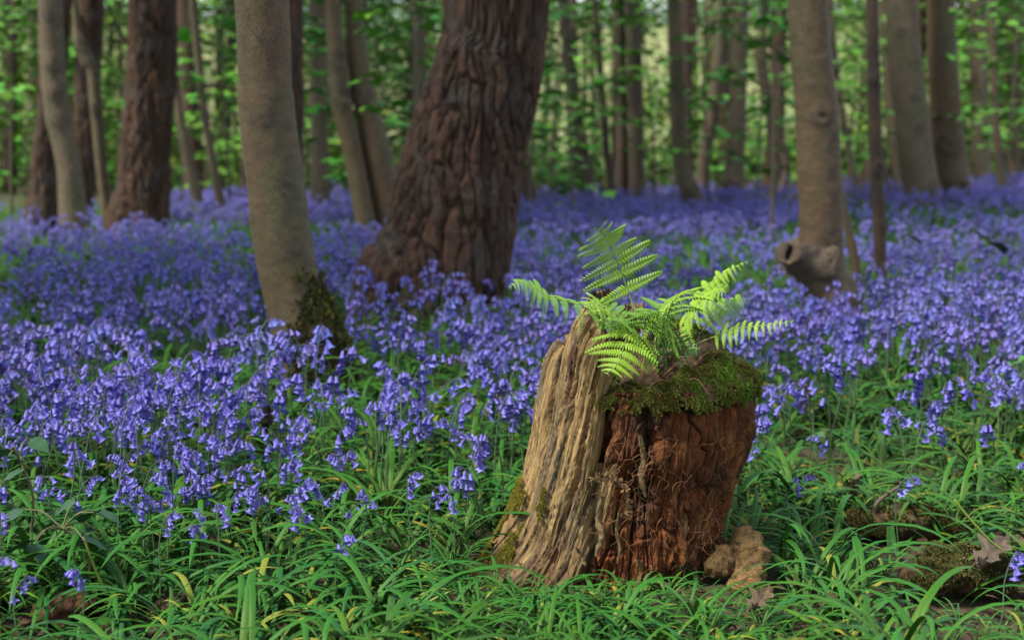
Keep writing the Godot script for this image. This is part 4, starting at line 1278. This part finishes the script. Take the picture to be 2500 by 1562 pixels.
func understory() -> void:
	var g := "leafy saplings among the trunks"
	var place := ["leftmost", "second from left", "third from left", "fourth from left", "fifth from left", "sixth from left", "seventh from left"]
	var of_these := {}
	for a in [[930, 15.0, 3.5, 26, 0.2, 0.9], [960, 11.0, 3.0, 26, 0.15, 0.8], [1010, 13.0, 3.6, 30, 0.15, 0.9], [1040, 9.5, 2.6, 18, 0.35, 0.6]]:
		sapling(a[0], a[1], a[2], a[3], a[4], a[5], counted(of_these, place, "leafy green sapling between the forked beech and the great pine"), g)
	for a in [[1290, 12.0, 3.0, 26, 0.12, 0.8], [1340, 15.0, 3.4, 30, 0.1, 0.9], [1340, 16.5, 1.3, 20, 0.1, 0.6], [1400, 13.0, 2.9, 24, 0.4, 0.8], [1450, 17.0, 3.6, 30, 0.2, 0.9], [1480, 20.0, 3.8, 28, 0.2, 1.0]]:
		sapling(a[0], a[1], a[2], a[3], a[4], a[5], counted(of_these, place, "light green sapling between the great pine and the thick twin trunk"), g)
	for a in [[1605, 17.0, 3.0, 18, 0.35, 0.7], [1735, 16.0, 2.8, 24, 0.2, 0.8], [1850, 14.0, 3.0, 26, 0.2, 0.7], [1890, 10.0, 2.6, 16, 0.55, 0.6], [1900, 19.0, 3.6, 28, 0.1, 1.0]]:
		sapling(a[0], a[1], a[2], a[3], a[4], a[5], counted(of_these, place, "green sapling between the thick twin trunk and the stubbed beech"), g)
	for a in [[2075, 20.0, 4.0, 34, 0.15, 1.0], [2090, 16.0, 3.4, 30, 0.2, 0.8], [2180, 21.0, 4.0, 30, 0.2, 1.0], [2385, 17.0, 3.4, 30, 0.2, 0.8], [2420, 22.0, 4.2, 36, 0.1, 1.1], [2460, 14.0, 3.2, 34, 0.25, 0.8], [2490, 18.0, 3.8, 34, 0.15, 1.0]]:
		sapling(a[0], a[1], a[2], a[3], a[4], a[5], counted(of_these, place, "green sapling in the thicket behind the paired beeches"), g)
	for a in [[440, 16.0, 2.6, 16, 0.3, 0.7], [500, 20.0, 2.6, 26, 0.1, 0.9], [560, 14.0, 3.0, 16, 0.45, 0.6], [590, 22.0, 2.6, 26, 0.1, 1.0], [740, 17.0, 2.4, 20, 0.15, 0.7], [745, 12.0, 2.8, 16, 0.4, 0.6]]:
		sapling(a[0], a[1], a[2], a[3], a[4], a[5], counted(of_these, place, "sparse green sapling near the mossy-footed beech"), g)
	for a in [[20, 13.0, 2.6, 14, 0.4, 0.7], [60, 18.0, 3.2, 26, 0.1, 1.0], [150, 24.0, 3.4, 30, 0.1, 1.2], [290, 19.0, 3.0, 26, 0.1, 1.0], [290, 26.0, 3.6, 30, 0.1, 1.2]]:
		sapling(a[0], a[1], a[2], a[3], a[4], a[5], counted(of_these, place, "dim green sapling in the shade at far left"), g)
	# low scrub at the far edge of the wood, one mass of leaves with gaps
	var r := RandomNumberGenerator.new()
	r.seed = 321
	var where := []
	var tint := []
	for k in 9000:
		var px := r.randf_range(-200, 2700)
		var d := r.randf_range(24.0, 50.0)
		var p := at(px, 300, d)
		var dens := 0.55 + 0.7 * sstep(420.0, 150.0, px) + 0.55 * sstep(2000.0, 2250.0, px) + 0.5 * exp(-pow((px - 850.0) / 260.0, 2.0))
		var h := pow(r.randf(), 1.4) * (2.6 + 3.6 * dens)
		if r.randf() > dens * (1.0 if h > 1.0 else 1.6): continue
		if nz(35, 0.35, 2).get_noise_3d(p.x, h * 1.5, p.z) < (0.06 if (px > 1280.0 and px < 1880.0) or (px > 420.0 and px < 600.0) else -0.12): continue
		where.append(Transform3D(Basis.from_euler(Vector3(0, r.randf() * TAU_, 0)).scaled(Vector3.ONE * r.randf_range(0.7, 1.4)), Vector3(p.x, gh(p.x, p.z) + 0.1 + h, p.z)))
		var warm := r.randf()
		tint.append(Color(lerpf(0.7, 1.6, warm * warm), lerpf(0.75, 1.1, r.randf()), lerpf(0.5, 1.0, r.randf())))
	var o := many("far_scrub", clump, null, where, tint, self)
	tag(o, "mass of low scrub leaves at the far edge of the wood", "scrub", "", "stuff")
	# hedge and trees along the top of the pasture
	where = []; tint = []
	for k in 2600:
		var x := r.randf_range(-90, 90)
		var z := -185.0 - r.randf() * 20.0
		where.append(Transform3D(Basis.from_euler(Vector3(0, r.randf() * TAU_, 0)).scaled(Vector3.ONE * r.randf_range(3.5, 6.0)), Vector3(x, 15.0 + r.randf() * r.randf() * 9.0 * (1.0 + nz(36, 0.06, 2).get_noise_1d(x)), z)))
		tint.append(Color(r.randf_range(0.8, 1.3), r.randf_range(0.8, 1.1), r.randf_range(0.7, 1.1)))
	o = many("far_woodland", clump, null, where, tint, self)
	tag(o, "distant woodland along the top of the pasture", "woodland", "", "stuff")

func small_things() -> void:
	# the knobbly chunk of wood at the stump's right foot
	var b := on_ground(1800, 1432)
	var o := thing("wood_chunk", b, "knobbly hooked chunk of pale wood leaning at the stump's right foot", "wood")
	logs_at.append([b.x, b.z + 0.03, 0.06, 0.06])
	var z := -b.z
	var cols := [lin(0.46, 0.31, 0.13), lin(0.30, 0.17, 0.065), lin(0.12, 0.065, 0.03)]
	part("knot_end", lump([at(1788, 1298, z + 0.03), at(1818, 1328, z + 0.01), at(1834, 1375, z - 0.01), at(1812, 1420, z - 0.02), at(1795, 1428, z)], [0.012, 0.028, 0.034, 0.028, 0.014], 60, 60, 0.020, 20.0, 881, cols, b).mesh(), M.rot, o)
	part("broken_arm", lump([at(1728, 1404, z - 0.01), at(1750, 1386, z - 0.01), at(1780, 1360, z), at(1812, 1340, z + 0.02)], [0.012, 0.019, 0.020, 0.016], 44, 50, 0.015, 24.0, 882, cols, b).mesh(), M.rot, o)
	# mossy log on the right
	b = on_ground(2335, 1440)
	logs_at.append([b.x, b.z + 0.06, 0.13, 0.13])
	o = thing("mossy_log", b, "low mossy rotten log half sunk among leaves at bottom right", "log")
	var p := [on_ground(2185, 1452), on_ground(2260, 1442) + Vector3(0, 0.02, 0), on_ground(2360, 1425) + Vector3(0, 0.025, 0), on_ground(2485, 1430) + Vector3(0, 0.01, 0)]
	var lm := lump(p, [0.015, 0.036, 0.046, 0.03], 60, 90, 0.026, 12.0, 883, [lin(0.19, 0.085, 0.045), lin(0.12, 0.075, 0.04), lin(0.09, 0.085, 0.03)], b, 0.8)
	part("rotten_wood", lm.mesh(), M.rot, o)
	moss_patch(o, lm, 0.02, 0.62, lin(0.12, 0.12, 0.03), 7001)
	# mossy hummock behind it with sticks
	b = on_ground(2170, 1305)
	logs_at.append([b.x, b.z + 0.06, 0.14, 0.12])
	o = thing("mossy_hummock", b, "flat mossy hummock of old wood under the bent grey stick", "log")
	p = [on_ground(2030, 1312), on_ground(2110, 1300) + Vector3(0, 0.01, 0), on_ground(2230, 1298) + Vector3(0, 0.015, 0), on_ground(2350, 1306)]
	lm = lump(p, [0.02, 0.035, 0.045, 0.02], 32, 60, 0.02, 14.0, 884, [lin(0.16, 0.10, 0.05), lin(0.10, 0.085, 0.035), lin(0.08, 0.07, 0.03)], b, 0.7)
	part("rotten_wood", lm.mesh(), M.rot, o)
	moss_patch(o, lm, 0.0, 0.6, lin(0.11, 0.105, 0.02), 7002)
	# sticks
	for s in [[[[2132, 1268], [2140, 1232], [2165, 1208], [2198, 1186]], [0.03, 0.09, 0.125, 0.15], 0.005, "arched grey stick rising above the flat mossy hummock", 2.72],
			[[[2118, 1268], [2190, 1262], [2260, 1256], [2320, 1246]], [0.02, 0.03, 0.03, 0.04], 0.005, "straight brown stick lying across the flat mossy hummock", 2.74],
			[[[1992, 1440], [2004, 1434], [2020, 1431], [2030, 1428]], [0.02, 0.03, 0.03, 0.02], 0.003, "short dark twig in the leaves left of the mossy log", 2.4]]:
		var q := []
		for k in 4: q.append(at(s[0][k][0], s[0][k][1], s[4]))
		var mb := MB.new()
		var org: Vector3 = q[0]
		for k in 4: q[k] -= org
		tube(mb, q, s[2], s[2] * 0.6, lin(0.13, 0.095, 0.075), 7, 14, 0.12)
		var st := top("stick", mb.mesh(), M.twig)
		st.position = org
		tag(st, s[3], "stick")
	# the red-brown piece of wood at bottom left
	b = on_ground(150, 1530)
	lm = lump([on_ground(60, 1545), on_ground(120, 1528) + Vector3(0, 0.015, 0), on_ground(180, 1515) + Vector3(0, 0.02, 0), on_ground(228, 1498) + Vector3(0, 0.02, 0)], [0.012, 0.024, 0.028, 0.02], 36, 60, 0.012, 20.0, 885, [lin(0.26, 0.10, 0.05), lin(0.16, 0.065, 0.035), lin(0.30, 0.18, 0.10)], b, 0.7)
	logs_at.append([b.x + 0.02, b.z + 0.05, 0.11, 0.10])
	var w := top("rotten_branch", lm.mesh(), M.rot)
	w.position = b
	tag(w, "red brown rotten branch lying at bottom left", "branch")
	# dead leaves
	dead_leaf(2385, 1455, 0.075, 2.2, 0.06, lin(0.149, 0.118, 0.087), "large curled grey brown dead leaf on the mossy log", -0.25)
	dead_leaf(2082, 1285, 0.05, 0.6, 0.05, lin(0.161, 0.105, 0.068), "upright pointed tan dead leaf left of the arched stick", -1.2)
	dead_leaf(455, 1400, 0.07, 1.2, 0.02, lin(0.118, 0.065, 0.04), "curled brown dead leaf in the foreground left of the stump", -0.4)
	dead_leaf(545, 1380, 0.075, 0.3, 0.02, lin(0.149, 0.105, 0.074), "pale torn dead leaf beside the curled brown one", -0.2)
	dead_leaf(310, 1190, 0.06, 0.2, 0.06, lin(0.149, 0.081, 0.034), "orange brown dead leaf among bluebells at left", -0.8)
	dead_leaf(650, 1175, 0.06, 0.9, 0.08, lin(0.099, 0.068, 0.031), "upright olive brown dead leaf in the bluebells left of centre", -1.1)
	dead_leaf(2470, 1350, 0.05, 2.0, 0.03, lin(0.155, 0.112, 0.074), "small tan dead leaf at the right edge", -0.3)
	dead_leaf(1985, 1525, 0.045, 1.2, 0.03, lin(0.124, 0.046, 0.025), "small red brown dead leaf at the bottom right of the stump", -0.2)
	dead_leaf(1835, 1548, 0.05, 2.5, 0.03, lin(0.161, 0.112, 0.068), "pale tan dead leaf at the bottom edge right of the stump", -0.2)
	dead_leaf(360, 1520, 0.06, 1.9, 0.01, lin(0.105, 0.062, 0.043), "dull brown dead leaf on bare soil at bottom left", -0.1)
	dead_leaf(1960, 1095, 0.07, 0.3, 0.1, lin(0.186, 0.124, 0.081), "tan dead leaf standing in bluebells right of the stump", -1.2)
	# yellow fallen flower stalks
	for s in [[[[205, 1310], [222, 1365], [240, 1410], [262, 1452]], 2.2, "yellow green fallen stalk slanting beside the bramble"], [[[2330, 1220], [2370, 1268], [2410, 1312], [2445, 1342]], 2.25, "yellow green stalk slanting toward the right edge"], [[[960, 1525], [1010, 1492], [1060, 1462], [1110, 1440]], 2.15, "yellow stalk lying across the leaves left of the stump"], [[[1130, 1275], [1160, 1310], [1180, 1335], [1192, 1350]], 2.65, "short yellow stalk close to the stump's mossy left foot"]]:
		var q := []
		for k in 4: q.append(at(s[0][k][0], s[0][k][1], s[1]))
		var org: Vector3 = q[0]
		for k in 4: q[k] -= org
		var mb := MB.new()
		tube(mb, q, 0.0028, 0.0018, lin(0.22, 0.30, 0.04), 6, 12)
		var st := top("fallen_stalk", mb.mesh(), M.stem)
		st.position = org
		tag(st, s[2], "stalk")
	# brambles
	bramble([[239, 1325, 2.2, 66, 2.6], [194, 1310, 2.22, 62, -1.2], [211, 1258, 2.24, 62, -2.4], [265, 1258, 2.26, 50, 1.6], [150, 1240, 2.27, 62, -1.9], [40, 1335, 2.18, 74, -1.5], [90, 1345, 2.2, 52, 0.8], [20, 1262, 2.25, 60, -1.0]], [215, 1480, 2.22], "dark green bramble with toothed leaves at lower left", lin(0.03, 0.075, 0.04))
	bramble([[53, 1120, 2.4, 54, 2.4], [25, 1160, 2.38, 50, -1.6], [95, 1085, 2.42, 46, 1.2], [5, 1105, 2.42, 50, -2.2]], [60, 1380, 2.4], "small bramble sprig above it at the left edge", lin(0.035, 0.085, 0.045))
	bramble([[1990, 1068, 3.2, 50, -1.7], [2040, 1062, 3.2, 46, 1.5], [2012, 1085, 3.15, 36, 3.0]], [2012, 1180, 3.2], "pale green nettle-leaved sprig right of the stump", lin(0.07, 0.19, 0.06))
	bramble([[2480, 880, 3.8, 46, -1.5], [2450, 905, 3.8, 44, -1.9], [2495, 925, 3.7, 40, 2.8], [2470, 950, 3.75, 40, -2.4]], [2490, 1060, 3.8], "light green leafy sprig at the right edge", lin(0.08, 0.22, 0.06))
	bramble([[2235, 582, 5.6, 34, 2.0], [2400, 575, 6.0, 40, 1.6], [2440, 600, 6.0, 52, 2.2], [2395, 640, 5.9, 30, -2.0]], [2400, 760, 5.9], "shadowy bramble leaves standing above the flowers at right", lin(0.05, 0.08, 0.04))

func moss_patch(o: Node3D, lm: MB, low: float, cover: float, c: Color, seed_: int) -> void:
	var r := RandomNumberGenerator.new()
	r.seed = seed_
	var n := lm.normals()
	var where := []
	var tint := []
	var mean := Vector3.ZERO
	for q in lm.v: mean += q / lm.v.size()
	var outward := 0.0
	for i in lm.v.size(): outward += n[i].dot(lm.v[i] - mean)
	for i in lm.v.size():
		if outward < 0.0: n[i] = -n[i]
		if n[i].y < 0.1: continue
		if nz(seed_, 12.0, 3).get_noise_3dv(lm.v[i]) < 0.5 - cover: continue
		for q in 2:
			where.append(moss_xf(lm.v[i] + Vector3(r.randfn(), r.randfn() * 0.3, r.randfn()) * 0.004, n[i], r.randf_range(0.005, 0.010), r))
			tint.append(c * r.randf_range(0.6, 1.2))
	if where.size() > 0:
		many("moss", tuft_mesh, null, where, tint, o).set_meta("kind", "stuff")

func bramble(leaves: Array, root: Array, label: String, c: Color) -> void:
	var b := on_ground(root[0], root[1])
	b = Vector3(at(root[0], root[1], root[2]).x, 0, -root[2])
	b.y = gh(b.x, b.z)
	var o := thing("bramble", b, label, "bramble")
	var cane := MB.new()
	var hub := Vector3.ZERO
	for l in leaves: hub += at(l[0], l[1], l[2]) / leaves.size()
	tube(cane, [Vector3(0, -0.02, 0), (hub - b) * 0.5 + Vector3(0.02, 0.03, 0), hub - b], 0.003, 0.002, lin(0.13, 0.10, 0.05), 5, 8)
	for l in leaves:
		var p := at(l[0], l[1], l[2]) - b
		var L := span(l[3], p + b) * 1.35
		var g := part("leaf", ovate_leaf(L, L * 0.8, c * rng.randf_range(0.8, 1.25), false), null, o)
		var dir := Vector3(sin(l[4]), -0.35, cos(l[4])).normalized()
		var x := Vector3.UP.cross(dir).normalized()
		g.transform = Transform3D(Basis(x, dir.cross(x), dir).rotated(dir, rng.randf_range(-0.4, 0.4)), p - dir * L * 0.5 + Vector3(0, 0.0, 0))
		tube(cane, [hub - b, (hub - b + g.position) * 0.5 + Vector3(0, 0.012, 0), g.position], 0.0016, 0.0012, lin(0.12, 0.12, 0.05), 4, 5)
	part("cane", cane.mesh(), M.stem, o)

func carpet() -> void:
	var r := RandomNumberGenerator.new()
	r.seed = 1122
	# blades and tufts of leaves
	var greens := [lin(0.030, 0.135, 0.020), lin(0.038, 0.16, 0.022), lin(0.025, 0.12, 0.030), lin(0.062, 0.19, 0.018)]
	var blades := []
	for k in 11:
		blades.append(blade(r.randf_range(0.15, 0.26), r.randf_range(0.0065, 0.011), r.randf_range(0.55, 1.35), r.randf_range(-1.5, -0.35), 10, lin(0.10, 0.20, 0.05), greens[k % 4] if k != 9 else lin(0.20, 0.24, 0.035), r.randf_range(-0.7, 0.7)))
	var plans := []                                          # lists of [blade, transform]
	for k in 7:
		var bits := []
		for j in r.randi_range(7, 11):
			var yaw := r.randf() * TAU_
			var s := r.randf_range(0.75, 1.15)
			var b := Basis.from_euler(Vector3(r.randf_range(-0.25, 0.3), yaw, r.randf_range(-0.2, 0.2))).scaled(Vector3(s, s, s))
			bits.append([blades[r.randi_range(0, 10)], Transform3D(b, Vector3(r.randfn() * 0.008, -0.008, r.randfn() * 0.008))])
		plans.append(bits)
	var tufts := []
	for bits in plans: tufts.append(joined(bits, M.strap))
	# flowers
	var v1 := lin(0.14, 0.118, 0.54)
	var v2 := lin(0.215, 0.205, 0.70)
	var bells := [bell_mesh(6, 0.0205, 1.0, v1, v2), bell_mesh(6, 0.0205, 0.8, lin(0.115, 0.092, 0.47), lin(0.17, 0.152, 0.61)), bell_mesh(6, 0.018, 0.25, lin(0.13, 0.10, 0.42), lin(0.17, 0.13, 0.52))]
	var far_bells := [bell_mesh(4, 0.0205, 1.0, v1, v2), bell_mesh(4, 0.0205, 1.0, lin(0.13, 0.108, 0.50), lin(0.195, 0.18, 0.65))]
	var flower_plans := []
	var stems := []
	var far_flowers := []
	for k in 8:
		var plan := bluebell_plan(2200 + k)
		flower_plans.append(plan)
		stems.append(bluebell_stem(plan, 5))
		var bits := []
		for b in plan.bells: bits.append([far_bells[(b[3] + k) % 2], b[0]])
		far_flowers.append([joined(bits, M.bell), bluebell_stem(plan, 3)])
	# where they stand
	var tuft_spots := []
	var flower_spots := []
	var d := 1.75
	while d < 20.5:
		var dd := 0.1 if d < 4.0 else 0.25
		var half := 0.36 * d * 1.1 + 0.3
		var area := 2.0 * half * dd
		var td := lerpf(330.0, 120.0, sstep(2.4, 6.0, d)) * lerpf(1.0, 0.55, sstep(7.0, 16.0, d))
		for k in int(area * td):
			var x := r.randf_range(-half, half)
			var z := -(d + r.randf() * dd)
			var chance := 0.62 + 0.7 * nz(44, 1.1, 2).get_noise_2d(x, z) + 0.3 * sstep(3.4, 2.6, -z)
			if -z < 2.4: chance += 0.1
			if -z > 13.0: chance *= 1.0 - 0.8 * sstep(13.0, 20.0, -z)
			if keep_clear(x, z, 0.0) or bare(x, z) or r.randf() > chance: continue
			tuft_spots.append([x, z, r.randf(), r.randf(), r.randf()])
			if -z < 2.42 and absf(x - 0.15) < 0.34:            # many small ones before the stump
				for q in 2:
					var x2 := x + r.randfn() * 0.05
					var z2 := z + r.randfn() * 0.05
					if not (keep_clear(x2, z2, 0.0) or bare(x2, z2)): tuft_spots.append([x2, z2, r.randf(), r.randf(), r.randf()])
		var fd := lerpf(350.0, 135.0, sstep(2.5, 6.5, d))
		for k in int(area * fd):
			var x := r.randf_range(-half, half)
			var z := -(d + r.randf() * dd)
			if r.randf() > flower_chance(x, -z) or keep_clear(x, z, 0.0) or bare(x, z): continue
			if d > 17.0 and r.randf() < sstep(17.0, 20.5, d): continue
			flower_spots.append([x, z, r.randf(), r.randf(), r.randf()])
		d += dd
	var litter := []
	var litter_t := []
	for k in 2600:
		var dd2 := 1.9 + 5.0 * pow(r.randf(), 1.5)
		var x := r.randf_range(-0.42, 0.42) * dd2
		if keep_clear(x, -dd2, 0.0): continue
		litter.append(Transform3D(Basis.from_euler(Vector3(r.randf_range(-0.4, 0.4), r.randf() * TAU_, r.randf_range(-0.4, 0.4))).scaled(Vector3.ONE * r.randf_range(0.5, 1.2)), Vector3(x, gh(x, -dd2) + r.randf_range(0.0, 0.012), -dd2)))
		litter_t.append(Color(1, r.randf_range(0.75, 1.0), r.randf_range(0.6, 0.95)) * r.randf_range(0.5, 1.3))
	var lo := many("leaf_litter", ovate_leaf(0.030, 0.020, lin(0.085, 0.05, 0.03), false), M.dead, litter, litter_t, self)
	tag(lo, "brown leaf litter on the soil between the plants", "leaf litter", "", "stuff")
	tuft_spots.sort_custom(func(a, b): return a[1] > b[1])
	flower_spots.sort_custom(func(a, b): return a[1] > b[1])
	print("tufts ", tuft_spots.size(), " flowers ", flower_spots.size())
	# the nearest leaf tufts, each a plant of its own
	var singles := 0
	var rest := [[], [], [], [], [], [], []]
	var rest_t := [[], [], [], [], [], [], []]
	for s in tuft_spots:
		var kind: int = int(s[2] * 6.999)
		var sc: float = lerpf(0.7, 1.2, s[3]) * lerpf(0.92, 1.12, sstep(2.2, 5.0, -s[1]))
		if -s[1] < 2.45 and absf(s[0] - 0.15) < 0.32: sc *= lerpf(0.62, 0.45, sstep(2.1, 2.25, -s[1]))
		for l in logs_at:                                    # low growth in front of what lies in the grass
			if absf(s[0] - l[0]) < l[2] + 0.03 and s[1] > l[1] and s[1] < l[1] + 0.45: sc *= 0.5
		var pos := Vector3(s[0], gh(s[0], s[1]), s[1])
		var px: float = s[0] / -s[1] * FPX + 1250.0
		var seen: bool = px > -60.0 and px < 2560.0 and -s[1] > 2.0
		if seen and singles < 290:
			singles += 1
			var o := thing("bluebell_leaves", pos, "tuft of arching strap-shaped leaves %s" % zone(px, -s[1]), "leaf tuft", "foreground leaf tufts")
			o.rotation.y = s[4] * TAU_
			o.scale = Vector3.ONE * sc
			for b in plans[kind]:
				part("leaf", b[0], null, o).transform = b[1]
		else:
			rest[kind].append(Transform3D(Basis.from_euler(Vector3(0, s[4] * TAU_, 0)).scaled(Vector3.ONE * sc), pos))
			var w: float = s[3]
			rest_t[kind].append(Color(lerpf(0.75, 1.3, w), lerpf(0.8, 1.12, s[2]), lerpf(0.7, 1.2, 1.0 - w)))
	var leafage := Node3D.new()
	leafage.name = "leaf_carpet"
	add_child(leafage)
	tag(leafage, "carpet of green bluebell leaves and grass across the wood", "leaves", "", "stuff")
	for k in 7:
		many("leaves", tufts[k], null, rest[k], rest_t[k], leafage).set_meta("kind", "stuff")
	# the nearest flowers one by one, the rest as the blue carpet
	singles = 0
	var fr := [[], [], [], [], [], [], [], []]
	var ft := [[], [], [], [], [], [], [], []]
	for s in flower_spots:
		var kind: int = int(s[2] * 7.999)
		var sc: float = lerpf(0.82, 1.2, s[3])
		sc *= lerpf(0.62, 1.0, sstep(2.1, 3.4, -s[1]))
		var pos := Vector3(s[0], gh(s[0], s[1]) - 0.005, s[1])
		var px: float = s[0] / -s[1] * FPX + 1250.0
		var tilt := Vector3(sin(s[3] * 40.0) * 0.12, s[4] * TAU_, cos(s[2] * 50.0) * 0.12)
		var seen: bool = px > -30.0 and px < 2530.0 and -s[1] > 2.0
		if seen and singles < 290:
			singles += 1
			var o := thing("bluebell", pos, "nodding violet bluebell %s" % zone(px, -s[1]), "bluebell", "single bluebells nearest the camera")
			o.rotation = tilt
			o.scale = Vector3.ONE * sc
			part("stem", stems[kind], null, o)
			for b in flower_plans[kind].bells:
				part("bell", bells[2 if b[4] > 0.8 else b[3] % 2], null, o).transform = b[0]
		else:
			fr[kind].append(Transform3D(Basis.from_euler(tilt).scaled(Vector3.ONE * sc), pos))
			var w: float = s[4]
			ft[kind].append(Color(lerpf(0.85, 1.2, w), lerpf(0.85, 1.15, s[3]), lerpf(0.85, 1.12, s[2])))
	var blue := Node3D.new()
	blue.name = "bluebell_carpet"
	add_child(blue)
	tag(blue, "violet blue carpet of flowering bluebells stretching back through the wood", "bluebells", "", "stuff")
	for k in 8:
		many("flowers", far_flowers[k][0], null, fr[k], ft[k], blue).set_meta("kind", "stuff")
		many("stems", far_flowers[k][1], null, fr[k], [], blue).set_meta("kind", "stuff")

func zone(px: float, d: float) -> String:
	var far := "in the front row, " if d < 2.45 else "a little further back, "
	for z in [[120, "at the left edge below the bramble sprig"], [300, "by the bramble at lower left"], [560, "between the bramble and the mossy-footed beech"], [760, "in line with the mossy-footed beech"], [980, "between the mossy-footed beech and the stump"], [1200, "just left of the stump"], [1450, "at the pale side of the stump"], [1700, "at the red side of the stump"], [1900, "by the hooked wood chunk"], [2120, "just right of the wood chunk"], [2330, "left of the mossy log"]]:
		if px < z[0]: return far + z[1]
	return far + "near the mossy log at right"

func behind_what(px: float) -> String:
	for z in [[180, "behind the pale spotted beech at left"], [310, "behind the crooked pale stem"], [430, "behind the stout dark pine"], [560, "behind the slender pale stems"], [770, "behind the mossy-footed beech"], [990, "behind the forked beech"], [1330, "behind the great pine"], [1490, "behind the thin bowed grey stem"], [1620, "behind the thick twin trunk"], [1740, "behind the swollen-footed beech"], [1900, "behind the palest smooth beech"], [2090, "behind the hollow-stubbed beech"], [2200, "behind the peeling brown trunk"], [2350, "behind the paired stout beeches"]]:
		if px < z[0]: return z[1]
	return "near the right edge"

func bare(x: float, z: float) -> bool:
	# trodden soil round the front of the stump, and the logs
	var c: float = srow[1][1]
	var dx := (x - c - 0.0) / 0.215
	var dz := (z - SZ - 0.02) / 0.23
	if dx * dx + dz * dz < 1.0: return true
	for l in logs_at:
		var ex: float = (x - l[0]) / l[2]
		var ez: float = (z - l[1]) / l[3]
		if ex * ex + ez * ez < 1.0: return true
	return false
